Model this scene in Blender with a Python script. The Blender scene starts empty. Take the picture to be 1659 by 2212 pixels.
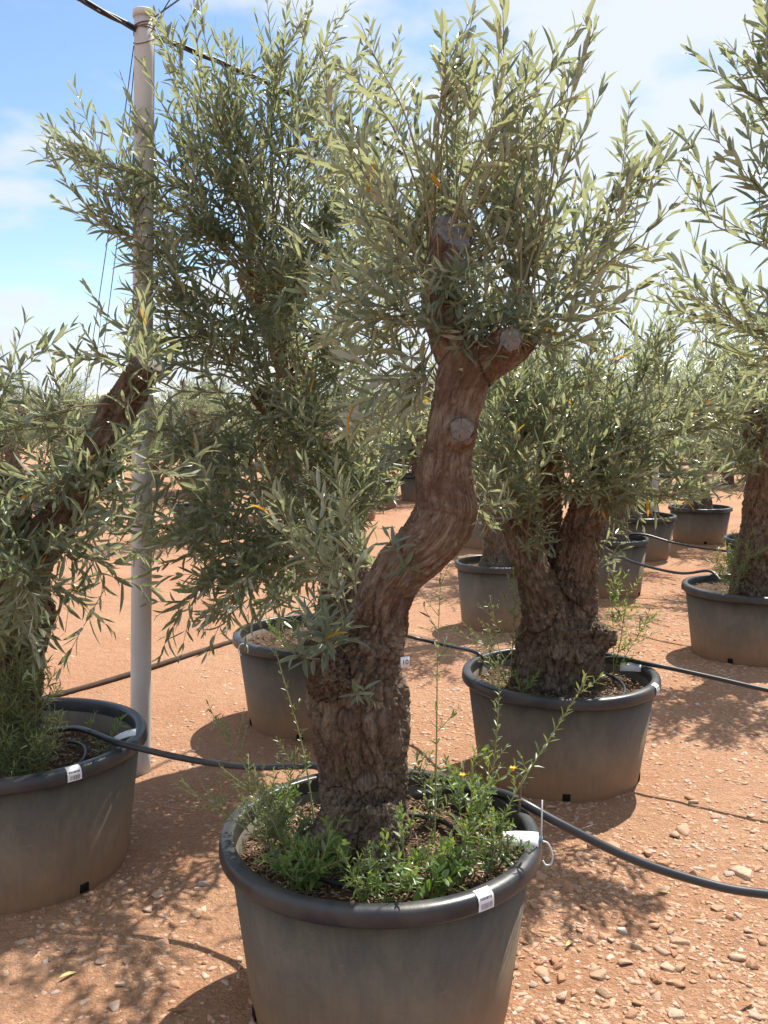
import bpy, math, random
import numpy as np
from mathutils import Vector, Matrix

# ------------------------------------------------------------------ camera, sky, sun
scene = bpy.context.scene
C = scene.collection
CAM_H = 1.71
PITCH = math.atan(221 / 2000)
cam = bpy.data.cameras.new('camera')
cam.sensor_fit = 'VERTICAL'; cam.sensor_height = 24.0; cam.lens = 24.0 * 2000 / 2212
cam.clip_start = 0.02; cam.clip_end = 2000
camo = bpy.data.objects.new('camera', cam); C.objects.link(camo)
camo.location = (0, 0, CAM_H); camo.rotation_euler = (math.pi / 2 - PITCH, 0, 0)
scene.camera = camo
scene.render.resolution_x = 768; scene.render.resolution_y = 1024

SUN_EL = math.radians(56); SUN_AZ = math.radians(34)      # azimuth from +Y towards +X
sun_vec = Vector((math.sin(SUN_AZ) * math.cos(SUN_EL), math.cos(SUN_AZ) * math.cos(SUN_EL), math.sin(SUN_EL)))
sl = bpy.data.lights.new('sun', 'SUN'); sl.energy = 4.6; sl.angle = math.radians(0.55); sl.color = (1.0, 0.94, 0.85)
so = bpy.data.objects.new('sun', sl); C.objects.link(so)
so.rotation_euler = (-sun_vec).to_track_quat('-Z', 'Y').to_euler(); so.location = (6, 9, 14)

world = bpy.data.worlds.new('World'); scene.world = world; world.use_nodes = True
nt = world.node_tree; nt.nodes.clear()
def wn(t, **k):
    n = nt.nodes.new(t)
    for a, v in k.items(): setattr(n, a, v)
    return n
sky = wn('ShaderNodeTexSky', sky_type='NISHITA', sun_disc=False)
sky.sun_elevation = SUN_EL; sky.sun_rotation = SUN_AZ; sky.altitude = 50; sky.air_density = 1.0; sky.dust_density = 0.4; sky.ozone_density = 3.5
tc = wn('ShaderNodeTexCoord'); sx = wn('ShaderNodeSeparateXYZ'); nt.links.new(tc.outputs['Generated'], sx.inputs[0])
def wmath(op, a, b=None):
    n = wn('ShaderNodeMath', operation=op)
    for i, v in enumerate((a, b)):
        if v is None: continue
        if isinstance(v, (int, float)): n.inputs[i].default_value = v
        else: nt.links.new(v, n.inputs[i])
    return n.outputs[0]
zc = wmath('ADD', wmath('MAXIMUM', sx.outputs[2], 0.0), 0.22)
cx = wn('ShaderNodeCombineXYZ')
nt.links.new(wmath('DIVIDE', sx.outputs[0], zc), cx.inputs[0]); nt.links.new(wmath('DIVIDE', sx.outputs[1], zc), cx.inputs[1])
mp = wn('ShaderNodeMapping'); mp.inputs['Location'].default_value = (3.56, 1.24, 0); mp.inputs['Rotation'].default_value = (0, 0, 0.5); mp.inputs['Scale'].default_value = (0.62, 0.36, 1)
nt.links.new(cx.outputs[0], mp.inputs['Vector'])
nz = wn('ShaderNodeTexNoise'); nz.inputs['Scale'].default_value = 1.0; nz.inputs['Detail'].default_value = 4; nz.inputs['Roughness'].default_value = 0.55; nz.inputs['Distortion'].default_value = 0.5
nt.links.new(mp.outputs[0], nz.inputs['Vector'])
rp = wn('ShaderNodeValToRGB'); rp.color_ramp.elements[0].position = 0.43; rp.color_ramp.elements[1].position = 0.53
rp.color_ramp.interpolation = 'EASE'
nz2 = wn('ShaderNodeTexNoise'); nz2.inputs['Scale'].default_value = 3.4; nz2.inputs['Detail'].default_value = 5; nz2.inputs['Roughness'].default_value = 0.5
mp2 = wn('ShaderNodeMapping'); mp2.inputs['Location'].default_value = (6.2, 3.3, 2.2); nt.links.new(cx.outputs[0], mp2.inputs['Vector']); nt.links.new(mp2.outputs[0], nz2.inputs['Vector'])
nt.links.new(wmath('ADD', wmath('MULTIPLY', nz.outputs['Fac'], 0.60), wmath('MULTIPLY', nz2.outputs['Fac'], 0.40)), rp.inputs[0])
# a thin veil of cloud is brightest towards the sun (forward scattering)
dp = wn('ShaderNodeVectorMath', operation='DOT_PRODUCT'); dp.inputs[1].default_value = sun_vec
nt.links.new(tc.outputs['Generated'], dp.inputs[0])
fwd = wmath('POWER', wmath('MAXIMUM', dp.outputs['Value'], 0.0), 3.0)
cb = wn('ShaderNodeMix', data_type='RGBA'); cb.inputs[6].default_value = (4.5, 4.85, 5.3, 1); cb.inputs[7].default_value = (5.0, 5.2, 5.45, 1)
nt.links.new(fwd, cb.inputs[0])
mx = wn('ShaderNodeMix', data_type='RGBA')
nt.links.new(wmath('MULTIPLY', rp.outputs[0], 0.92), mx.inputs[0]); nt.links.new(sky.outputs[0], mx.inputs[6]); nt.links.new(cb.outputs[2], mx.inputs[7])
bg = wn('ShaderNodeBackground'); bg.inputs['Strength'].default_value = 0.1
out = wn('ShaderNodeOutputWorld')
nt.links.new(mx.outputs[2], bg.inputs['Color']); nt.links.new(bg.outputs[0], out.inputs[0])

vs = scene.view_settings
vs.view_transform = 'Standard'; vs.look = 'None'; vs.gamma = 1; vs.use_curve_mapping = False; vs.exposure = 0.93
scene.render.engine = 'CYCLES'
scene.cycles.max_bounces = 4; scene.cycles.diffuse_bounces = 3; scene.cycles.glossy_bounces = 2; scene.cycles.transmission_bounces = 3

rng = np.random.default_rng(11)
random.seed(11)
UP = np.array((0, 0, 1.0))

# ------------------------------------------------------------------ helpers
_p = np.random.default_rng(3).permutation(256); _p = np.concatenate([_p, _p, _p])
_g = np.random.default_rng(4).normal(size=(256, 3)); _g /= np.linalg.norm(_g, axis=1)[:, None]
def noise3(P):
    P = np.asarray(P, float); i = np.floor(P).astype(int); f = P - i; i &= 255
    u = f * f * f * (f * (f * 6 - 15) + 10); r = 0
    for dx in (0, 1):
        for dy in (0, 1):
            for dz in (0, 1):
                h = _p[_p[_p[i[:, 0] + dx] + i[:, 1] + dy] + i[:, 2] + dz]
                d = (_g[h] * (f - np.array((dx, dy, dz)))).sum(1)
                w = (u[:, 0] if dx else 1 - u[:, 0]) * (u[:, 1] if dy else 1 - u[:, 1]) * (u[:, 2] if dz else 1 - u[:, 2])
                r = r + d * w
    return r * 1.5
def fbm(P, o=4):
    r = 0; a = 1.0
    for k in range(o): r = r + a * noise3(P * 2 ** k + k * 17.3); a *= 0.5
    return r

def mesh(name, V, polys, mat=None, smooth=False, attrs=None):
    V = np.asarray(V, float).reshape(-1, 3)
    me = bpy.data.meshes.new(name)
    polys = [np.asarray(p, int) for p in polys if len(p)]
    me.vertices.add(len(V)); me.vertices.foreach_set('co', V.ravel())
    nl = sum(p.size for p in polys); npol = sum(len(p) for p in polys)
    me.loops.add(nl); me.polygons.add(npol)
    me.loops.foreach_set('vertex_index', np.concatenate([p.ravel() for p in polys]).astype(np.int32))
    tot = np.concatenate([np.full(len(p), p.shape[1]) for p in polys])
    me.polygons.foreach_set('loop_start', (np.cumsum(tot) - tot).astype(np.int32))
    me.update(calc_edges=True)
    if smooth: me.polygons.foreach_set('use_smooth', np.ones(npol, bool))
    for k, v in (attrs or {}).items():
        v = np.asarray(v, float)
        if v.shape[1] == 4:
            a = me.attributes.new(k, 'FLOAT_COLOR', 'POINT'); a.data.foreach_set('color', v.ravel())
        else:
            a = me.attributes.new(k, 'FLOAT_VECTOR', 'POINT'); a.data.foreach_set('vector', v.ravel())
    me.validate()
    if mat: me.materials.append(mat)
    return me
def obj(name, me, parent=None, loc=None):
    o = bpy.data.objects.new(name, me); C.objects.link(o)
    if parent: o.parent = parent
    if loc is not None: o.location = loc
    return o
def tag(o, label=None, cat=None, group=None, kind=None):
    if label: o['label'] = label
    if cat: o['category'] = cat
    if group: o['group'] = group
    if kind: o['kind'] = kind
    return o
def thing(name, loc, label, cat, group=None):
    o = bpy.data.objects.new(name, None); C.objects.link(o); o.location = loc; o.empty_display_size = 0.1
    return tag(o, label, cat, group)
def copy_tree(o, parent=None):
    c = o.copy(); C.objects.link(c); c.parent = parent
    for ch in o.children: copy_tree(ch, c)
    return c

def unit(v): return v / (np.linalg.norm(v, axis=-1, keepdims=True) + 1e-12)
def catmull(pts, per=8):
    P = np.asarray(pts, float); Q = np.vstack([2 * P[0] - P[1], P, 2 * P[-1] - P[-2]]); o = []
    for i in range(1, len(Q) - 2):
        t = np.linspace(0, 1, per, endpoint=False)[:, None]
        a, b, c, d = Q[i - 1], Q[i], Q[i + 1], Q[i + 2]
        o.append(.5 * (2 * b + (c - a) * t + (2 * a - 5 * b + 4 * c - d) * t ** 2 + (3 * b - a - 3 * c + d) * t ** 3))
    o.append(P[-1:]); return np.vstack(o)
def frames(P):
    T = unit(np.gradient(P, axis=0)); ref = np.array((1.0, 0, 0)) if abs(T[0][0]) < .8 else np.array((0, 1.0, 0))
    N = np.zeros_like(T); n = unit(ref - T[0] * (ref @ T[0]))
    for i in range(len(T)):
        n = unit(n - T[i] * (n @ T[i])); N[i] = n
    return T, N, np.cross(T, N)
def tube(P, R, k=8, cap=True):
    P = np.asarray(P, float); R = np.broadcast_to(np.asarray(R, float), (len(P),)); T, N, B = frames(P)
    a = np.arange(k) * 2 * math.pi / k
    V = (P[:, None] + R[:, None, None] * (np.cos(a)[None, :, None] * N[:, None] + np.sin(a)[None, :, None] * B[:, None])).reshape(-1, 3)
    n = len(P); i = np.arange(n - 1)[:, None] * k; j = np.arange(k)[None]; j2 = (j + 1) % k
    Q = np.stack([i + j, i + j2, i + k + j2, i + k + j], -1).reshape(-1, 4)
    tri = []
    if cap:
        V = np.vstack([V, P[0], P[-1]]); c0 = n * k
        tri = [[c0, (q + 1) % k, q] for q in range(k)] + [[c0 + 1, (n - 1) * k + q, (n - 1) * k + (q + 1) % k] for q in range(k)]
    return V, Q, np.array(tri, int).reshape(-1, 3)
class MB:
    def __init__(s): s.V = []; s.Q = []; s.T = []; s.n = 0
    def add(s, V, Q=(), T=()):
        V = np.asarray(V, float).reshape(-1, 3); s.V.append(V)
        if len(Q): s.Q.append(np.asarray(Q, int) + s.n)
        if len(T): s.T.append(np.asarray(T, int) + s.n)
        s.n += len(V)
    def tube(s, P, R, k=8, cap=True): s.add(*tube(P, R, k, cap))
    def box(s, c, h, M=np.eye(3)):
        o = np.array([(x, y, z) for z in (-1, 1) for y in (-1, 1) for x in (-1, 1)], float) * np.asarray(h)
        s.add(o @ np.asarray(M).T + np.asarray(c), [(0, 2, 3, 1), (4, 5, 7, 6), (0, 1, 5, 4), (2, 6, 7, 3), (0, 4, 6, 2), (1, 3, 7, 5)])
    def mesh(s, name, mat, smooth=False, attrs=None):
        p = []
        if s.Q: p.append(np.vstack(s.Q))
        if s.T: p.append(np.vstack(s.T))
        return mesh(name, np.vstack(s.V), p, mat, smooth, attrs)
def lathe(prof, k=72):
    a = np.arange(k) * 2 * math.pi / k; n = len(prof)
    V = np.array([[(r * math.cos(t), r * math.sin(t), z) for t in a] for r, z in prof]).reshape(-1, 3)
    i = np.arange(n - 1)[:, None] * k; j = np.arange(k)[None]; j2 = (j + 1) % k
    return V, np.stack([i + j, i + j2, i + k + j2, i + k + j], -1).reshape(-1, 4)

# ------------------------------------------------------------------ materials
class NT:
    def __init__(s, name):
        s.m = bpy.data.materials.new(name); s.m.use_nodes = True; s.t = s.m.node_tree; s.t.nodes.clear()
        s.out = s.n('ShaderNodeOutputMaterial')
    def n(s, t, **k):
        n = s.t.nodes.new(t)
        for a, v in k.items(): setattr(n, a, v)
        return n
    def l(s, a, b): s.t.links.new(a, b)
    def set(s, inp, v):
        if hasattr(v, 'is_output') or isinstance(v, bpy.types.NodeSocket): s.l(v, inp)
        else: inp.default_value = v
    def math(s, op, a, b=0.0, clamp=False):
        n = s.n('ShaderNodeMath', operation=op, use_clamp=clamp); s.set(n.inputs[0], a); s.set(n.inputs[1], b); return n.outputs[0]
    def mix(s, f, a, b):
        n = s.n('ShaderNodeMix', data_type='RGBA'); s.set(n.inputs[0], f)
        for i, v in ((6, a), (7, b)): s.set(n.inputs[i], v if isinstance(v, bpy.types.NodeSocket) else (*v, 1))
        return n.outputs[2]
    def ramp(s, f, stops):
        n = s.n('ShaderNodeValToRGB'); s.l(f, n.inputs[0]); e = n.color_ramp.elements
        while len(e) < len(stops): e.new(0.5)
        for q, (p, c) in zip(e, stops): q.position = p; q.color = (*c, 1) if not isinstance(c, (int, float)) else (c, c, c, 1)
        return n.outputs[0]
    def coord(s, kind='Object', scale=(1, 1, 1), attr=None):
        if attr: o = s.n('ShaderNodeAttribute', attribute_name=attr).outputs['Vector']
        elif kind == 'World': o = s.n('ShaderNodeNewGeometry').outputs['Position']
        else: o = s.n('ShaderNodeTexCoord').outputs[kind]
        m = s.n('ShaderNodeMapping'); m.inputs['Scale'].default_value = scale; s.l(o, m.inputs[0]); return m.outputs[0]
    def noise(s, v, scale, detail=5, rough=.55, dist=0):
        n = s.n('ShaderNodeTexNoise'); s.l(v, n.inputs['Vector']); n.inputs['Scale'].default_value = scale
        n.inputs['Detail'].default_value = detail; n.inputs['Roughness'].default_value = rough; n.inputs['Distortion'].default_value = dist
        return n.outputs['Fac']
    def voro(s, v, scale, feature='F1'):
        n = s.n('ShaderNodeTexVoronoi', feature=feature); s.l(v, n.inputs['Vector']); n.inputs['Scale'].default_value = scale; return n
    def bump(s, h, strength=.5, dist=.01, normal=None):
        n = s.n('ShaderNodeBump'); s.l(h, n.inputs['Height']); n.inputs['Strength'].default_value = strength; n.inputs['Distance'].default_value = dist
        if normal: s.l(normal, n.inputs['Normal'])
        return n.outputs[0]
    def bsdf(s, col, rough=.7, normal=None, spec=.5, metal=0.0):
        b = s.n('ShaderNodeBsdfPrincipled'); s.set(b.inputs['Base Color'], col if isinstance(col, bpy.types.NodeSocket) else (*col, 1))
        s.set(b.inputs['Roughness'], rough); b.inputs['Specular IOR Level'].default_value = spec; b.inputs['Metallic'].default_value = metal
        if normal: s.l(normal, b.inputs['Normal'])
        return b.outputs[0]
    def done(s, sh): s.l(sh, s.out.inputs[0]); return s.m

def m_plain(name, col, rough=.6, spec=.5, var=.15, scale=20, bump=0.0):
    t = NT(name); v = t.coord(); n = t.noise(v, scale)
    c = t.mix(n, tuple(x * (1 - var) for x in col), tuple(min(1, x * (1 + var)) for x in col))
    nm = t.bump(n, bump, .005) if bump else None
    return t.done(t.bsdf(c, rough, nm, spec))

def m_ground():
    t = NT('red_earth'); v = t.coord('World')
    a = t.noise(v, .9, 6, .6); b = t.noise(v, 9, 6, .65); c = t.noise(v, 70, 4, .6)
    col = t.mix(t.ramp(a, [(.35, 0.0), (.65, 1.0)]), (.36, .172, .088), (.43, .245, .145))
    col = t.mix(t.math('MULTIPLY', t.ramp(b, [(.4, 0.0), (.7, 1.0)]), .55), col, (.31, .15, .08))
    col = t.mix(t.math('MULTIPLY', t.ramp(c, [(.42, 0.0), (.72, 1.0)]), .5), col, (.53, .37, .265))
    vo = t.voro(v, 85); g = t.ramp(vo.outputs['Distance'], [(.0, 1.0), (.55, 0.0)])
    col = t.mix(t.math('MULTIPLY', t.ramp(g, [(.55, 0.0), (.8, 1.0)]), .35), col, (.52, .35, .25))
    d_ = t.noise(v, 26, 8, .72, .4)
    h = t.math('ADD', t.math('MULTIPLY', g, .18), t.math('ADD', t.math('MULTIPLY', b, .8), t.math('ADD', t.math('MULTIPLY', d_, 1.1), t.math('MULTIPLY', c, .3))))
    return t.done(t.bsdf(col, .95, t.bump(h, 1.0, .022), .2))
def m_stone():
    t = NT('field_stone'); v = t.coord('Object', (1, 1, 1)); oi = t.n('ShaderNodeObjectInfo')
    n = t.noise(v, 9, 6, .6)
    at = t.n('ShaderNodeAttribute', attribute_name='tint').outputs['Fac']
    r = t.math('FRACT', t.math('ADD', oi.outputs['Random'], t.math('MULTIPLY', at, 1.0)))
    col = t.ramp(r, [(0, (.37, .195, .112)), (.35, (.45, .275, .175)), (.62, (.42, .29, .21)), (.85, (.54, .40, .30)), (.93, (.34, .31, .29)), (1, (.60, .52, .45))])
    col = t.mix(t.math('MULTIPLY', t.ramp(n, [(.4, 0.0), (.68, 1.0)]), .5), col, (.38, .20, .115))
    return t.done(t.bsdf(col, .9, t.bump(n, .35, .02), .25))
def m_bark(name, base, light, dark, moss=0.0):
    t = NT(name); v = t.coord(attr='bark', scale=(1, 1, .20)); w = t.coord(attr='bark', scale=(1, 1, .45)); x = t.coord('Object')
    a = t.noise(v, 62, 8, .68, .9); b = t.noise(t.coord('Object', (1, 1, 1.7)), 7, 6, .66, .5); c = t.noise(w, 150, 5, .65)
    vo = t.voro(t.coord(attr='bark', scale=(1, 1, .33)), 46, 'DISTANCE_TO_EDGE')
    cr = t.ramp(vo.outputs['Distance'], [(0.0, 0.0), (.16, 1.0)])
    col = t.mix(t.ramp(a, [(.40, 0.0), (.66, 1.0)]), base, light)
    col = t.mix(t.math('MULTIPLY', t.ramp(b, [(.46, 0.0), (.58, 1.0)]), .7), col, dark)
    col = t.mix(t.math('MULTIPLY', c, .45), col, tuple(q * .6 for q in base))
    if moss: col = t.mix(t.math('MULTIPLY', t.ramp(t.noise(x, 7, 4), [(.55, 0.0), (.7, 1.0)]), moss), col, (.10, .10, .035))
    h = t.math('ADD', t.math('MULTIPLY', a, 1.2), t.math('ADD', t.math('MULTIPLY', cr, .35), t.math('MULTIPLY', c, .45)))
    return t.done(t.bsdf(col, .92, t.bump(h, 1.0, .02), .2))
def m_leaf(name, top_a, top_b, under, young, trans, rough=.36, tf=.30):
    t = NT(name); at = t.n('ShaderNodeAttribute', attribute_name='tint'); s = t.n('ShaderNodeSeparateColor'); t.l(at.outputs['Color'], s.inputs[0])
    geo = t.n('ShaderNodeNewGeometry')
    top = t.mix(s.outputs[0], top_a, top_b)
    col = t.mix(geo.outputs['Backfacing'], top, under)
    col = t.mix(t.math('MULTIPLY', s.outputs[2], .75), col, young)
    col = t.mix(s.outputs[1], col, (.55, .27, .02))
    tr = t.mix(s.outputs[1], t.mix(s.outputs[2], trans, tuple(q * 1.25 for q in trans)), (.75, .38, .02))
    p = t.bsdf(col, rough, None, .6)
    d = t.n('ShaderNodeBsdfTranslucent'); t.l(tr, d.inputs[0])
    m = t.n('ShaderNodeMixShader'); m.inputs[0].default_value = tf; t.l(p, m.inputs[1]); t.l(d.outputs[0], m.inputs[2])
    return t.done(m.outputs[0])
def m_pot():
    t = NT('dusty_black_plastic'); v = t.coord('Object'); s = t.n('ShaderNodeSeparateXYZ'); t.l(t.n('ShaderNodeTexCoord').outputs['Object'], s.inputs[0])
    n = t.noise(v, 5, 5, .6); f = t.noise(t.coord('Object', (1, 1, .12)), 60, 4, .6); g = t.noise(v, 210, 3, .6)
    z = t.math('ADD', s.outputs[2], t.math('MULTIPLY', t.math('SUBTRACT', n, .5), .22))
    d = t.ramp(z, [(0.0, .85), (.07, .70), (.17, .34), (.30, .12), (.50, .05)])
    d = t.math('MULTIPLY', d, t.math('ADD', .55, t.math('MULTIPLY', f, .9)), True)
    film = t.math('MULTIPLY', t.ramp(t.noise(t.coord('Object', (1, 1, .5)), 7, 7, .68, .5), [(.30, .16), (.68, .80)]), t.math('ADD', .6, t.math('MULTIPLY', f, .7)), True)
    sp = t.math('MULTIPLY', t.ramp(g, [(.60, 0.0), (.70, 1.0)]), .28)
    scr = t.ramp(t.noise(t.coord('Object', (1.2, 1.2, 9)), 5, 6, .7, 1.2), [(.66, 0.0), (.70, 1.0)])
    col = t.mix(film, (.034, .035, .032), (.185, .160, .115)); col = t.mix(d, col, (.30, .175, .095)); col = t.mix(sp, col, (.30, .25, .18)); col = t.mix(t.math('MULTIPLY', scr, .22), col, (.30, .28, .24))
    h = t.math('ADD', g, t.math('MULTIPLY', f, .6))
    return t.done(t.bsdf(col, t.math('ADD', .45, t.math('MULTIPLY', film, .4)), t.bump(h, .12, .004), .4))
def m_rim():
    t = NT('black_plastic_rim'); v = t.coord('Object'); n = t.noise(v, 9, 6, .65); g = t.noise(v, 90, 4, .65)
    d = t.math('MULTIPLY', t.ramp(n, [(.42, .03), (.8, .4)]), t.math('ADD', .4, g))
    col = t.mix(d, (.022, .025, .030), (.15, .125, .10))
    return t.done(t.bsdf(col, t.math('ADD', .33, t.math('MULTIPLY', d, .6)), t.bump(g, .1, .004), .5))
def m_concrete():
    t = NT('pale_pole'); v = t.coord('Object'); n = t.noise(t.coord('Object', (1, 1, .15)), 30, 5); m = t.noise(v, 3, 4)
    col = t.mix(n, (.50, .495, .48), (.64, .635, .62)); col = t.mix(t.math('MULTIPLY', t.ramp(m, [(.45, 0.0), (.7, 1.0)]), .5), col, (.43, .39, .35))
    return t.done(t.bsdf(col, .75, t.bump(n, .15, .004), .3))

M = {}
M['ground'] = m_ground(); M['stone'] = m_stone()
M['bark'] = m_bark('gnarled_bark', (.175, .125, .088), (.40, .315, .24), (.13, .085, .058), .5)
M['bark_up'] = m_bark('smooth_brown_bark', (.175, .108, .068), (.44, .345, .262), (.135, .072, .044))
M['leaf'] = m_leaf('olive_leaf', (.050, .088, .073), (.120, .156, .120), (.40, .42, .345), (.24, .30, .15), (.40, .445, .20), .26, .38)
M['leaf_bg'] = M['leaf']
M['weed'] = m_leaf('weed_leaf', (.065, .12, .04), (.12, .19, .055), (.20, .25, .11), (.22, .34, .04), (.30, .42, .05), .38, .32)
M['wiry'] = m_leaf('wiry_leaf', (.075, .11, .055), (.11, .15, .07), (.20, .23, .13), (.20, .26, .07), (.30, .34, .08), .4, .3)
M['far_leaf'] = m_leaf('distant_leaf', (.075, .10, .05), (.13, .15, .07), (.17, .18, .10), (.19, .22, .08), (.22, .24, .08), .6, .25)
M['twig'] = m_plain('tan_twig', (.23, .19, .11), .8, .2, .3, 40)
M['stem'] = m_plain('green_stem', (.26, .27, .11), .7, .3, .25, 40)
M['cut'] = None
def m_cut():
    t = NT('weathered_cut_wood'); a = t.n('ShaderNodeAttribute', attribute_name='disc'); v = t.n('ShaderNodeVectorMath', operation='LENGTH'); t.l(a.outputs['Vector'], v.inputs[0])
    n = t.noise(a.outputs['Vector'], 55, 6, .65); rad = t.math('ADD', v.outputs['Value'], t.math('MULTIPLY', n, .012))
    ring = t.math('SINE', t.math('MULTIPLY', rad, 900.0)); s = t.n('ShaderNodeSeparateXYZ'); t.l(a.outputs['Vector'], s.inputs[0])
    ang = t.math('ARCTAN2', s.outputs[1], s.outputs[0]); cmb = t.n('ShaderNodeCombineXYZ'); t.l(ang, cmb.inputs[0]); t.l(t.math('MULTIPLY', v.outputs['Value'], 9.0), cmb.inputs[1])
    crk = t.ramp(t.noise(cmb.outputs[0], 3.2, 3, .6), [(.60, 0.0), (.645, 1.0)])
    big = t.noise(a.outputs['Vector'], 22, 4)
    col = t.mix(t.ramp(n, [(.35, 0.0), (.65, 1.0)]), (.11, .104, .098), (.215, .205, .195)); col = t.mix(t.math('MULTIPLY', t.ramp(ring, [(.3, 0.0), (1.0, 1.0)]), .35), col, (.13, .11, .095))
    col = t.mix(t.math('MULTIPLY', t.ramp(big, [(.5, 0.0), (.68, 1.0)]), .7), col, (.20, .13, .085)); col = t.mix(t.math('MULTIPLY', crk, .85), col, (.035, .028, .024))
    h = t.math('SUBTRACT', n, t.math('MULTIPLY', crk, 1.2))
    return t.done(t.bsdf(col, .9, t.bump(h, .6, .006), .2))
M['cut'] = m_cut()
M['pot'] = m_pot(); M['rim'] = m_rim()
M['hole'] = m_plain('drain_opening', (.015, .013, .012), .9, .1)
M['soil'] = m_plain('dark_potting_soil', (.085, .055, .036), .95, .1, .45, 45, .9)
M['chip'] = None
def m_chip():
    t = NT('dry_mulch'); at = t.n('ShaderNodeAttribute', attribute_name='tint').outputs['Fac']
    col = t.ramp(at, [(0, (.10, .065, .042)), (.4, (.22, .145, .09)), (.75, (.36, .26, .165)), (1, (.48, .37, .25))])
    return t.done(t.bsdf(col, .85, None, .2))
M['chip'] = m_chip()
M['hose'] = m_plain('black_hose', (.028, .030, .034), .38, .5, .4, 25, .05)
M['edging'] = m_plain('dirt_covered_pipe', (.075, .05, .036), .9, .2, .5, 12, .3)
M['paper'] = m_plain('white_paper', (.78, .79, .82), .6, .3, .04)
M['ink'] = m_plain('black_ink', (.06, .05, .06), .7, .2)
M['ink_grey'] = m_plain('grey_ink', (.20, .17, .19), .7, .2)
M['tie'] = m_plain('white_nylon', (.62, .66, .66), .4, .5, .08)
M['tie_blue'] = m_plain('blue_grey_nylon', (.20, .30, .36), .45, .5, .08)
M['pole'] = m_concrete()
M['wire'] = m_plain('dark_wire', (.05, .045, .045), .5, .4)
M['rust'] = m_plain('rusty_wire', (.19, .115, .08), .8, .3)
M['string'] = m_plain('pale_string', (.42, .33, .25), .8, .2)
M['petal'] = m_plain('yellow_petal', (.75, .48, .03), .6, .2)
M['dry_leaf'] = m_plain('dry_yellow_leaf', (.52, .40, .17), .7, .2)
M['dry_brown'] = m_plain('dry_brown_leaf', (.30, .16, .075), .8, .2)

# ------------------------------------------------------------------ ground
def gz(x, y):
    P = np.stack([np.atleast_1d(x) * 1.3, np.atleast_1d(y) * 1.3, np.zeros_like(np.atleast_1d(x))], -1).astype(float)
    return fbm(P, 3) * .010 + noise3(P * 9 + 5) * .003
def axis(lo, hi, fine, far):
    a = list(np.arange(lo, hi + 1e-6, fine)); s = fine; b = hi
    up = []
    while b < far: s *= 1.35; b += s; up.append(b)
    s = fine; b = lo; dn = []
    while b > -far: s *= 1.35; b -= s; dn.append(b)
    return np.array(dn[::-1] + a + up)
gx = axis(-3.2, 3.6, .028, 400); gy = axis(1.6, 8.5, .028, 400)
GX, GY = np.meshgrid(gx, gy); Z = gz(GX.ravel(), GY.ravel())
dist = np.hypot(GX.ravel(), GY.ravel() - 4); Z = Z * np.clip(1 - (dist - 9) / 10, 0, 1)
nx, ny = len(gx), len(gy); ii = np.arange(ny - 1)[:, None] * nx; jj = np.arange(nx - 1)[None]
ground = obj('ground', mesh('ground', np.stack([GX.ravel(), GY.ravel(), Z], -1), [np.stack([ii + jj, ii + jj + 1, ii + nx + jj + 1, ii + nx + jj], -1).reshape(-1, 4)], M['ground'], True))
tag(ground, 'bare reddish earth floor of the nursery yard strewn with stones', 'ground', kind='structure')

ICO_V = None
def ico():
    import bmesh
    bm = bmesh.new(); bmesh.ops.create_icosphere(bm, subdivisions=2, radius=1)
    V = np.array([v.co[:] for v in bm.verts]); F = np.array([[v.index for v in f.verts] for f in bm.faces]); bm.free(); return V, F
IV, IF = ico()
def stone_mesh(r, flat):
    """an angular chip: the hull of a few scattered points"""
    import bmesh
    bm = bmesh.new(); n = 13
    P = unit(r.normal(size=(n, 3))) * r.uniform(.75, 1.1, (n, 1)); P = np.sign(P) * np.abs(P) ** .8 * np.array((1, r.uniform(.55, .95), flat))
    P /= np.abs(P[:, :2]).max() * 2
    for p in P: bm.verts.new(p)
    bmesh.ops.convex_hull(bm, input=bm.verts[:]); bmesh.ops.delete(bm, geom=[v for v in bm.verts if not v.link_faces], context='VERTS')
    bmesh.ops.bevel(bm, geom=bm.edges[:], offset=.018, segments=1, affect='EDGES'); bmesh.ops.triangulate(bm, faces=bm.faces[:])
    bm.verts.ensure_lookup_table(); bm.verts.index_update()
    V = np.array([v.co[:] for v in bm.verts]); F = np.array([[v.index for v in f.verts] for f in bm.faces]); bm.free()
    return mesh('stone', V, [F], M['stone'], False, {'tint': np.full((len(V), 4), r.uniform(0, 1))})
SM = [stone_mesh(np.random.default_rng(100 + k), f) for k, f in enumerate((.34, .44, .5, .28, .46, .36, .6, .30, .42, .48))]
POTS_XY = []
def pots_clear(x, y, m=.0):
    return all((x - a) ** 2 + (y - b) ** 2 > (r * .8 + m) ** 2 for a, b, r in POTS_XY)

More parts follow.
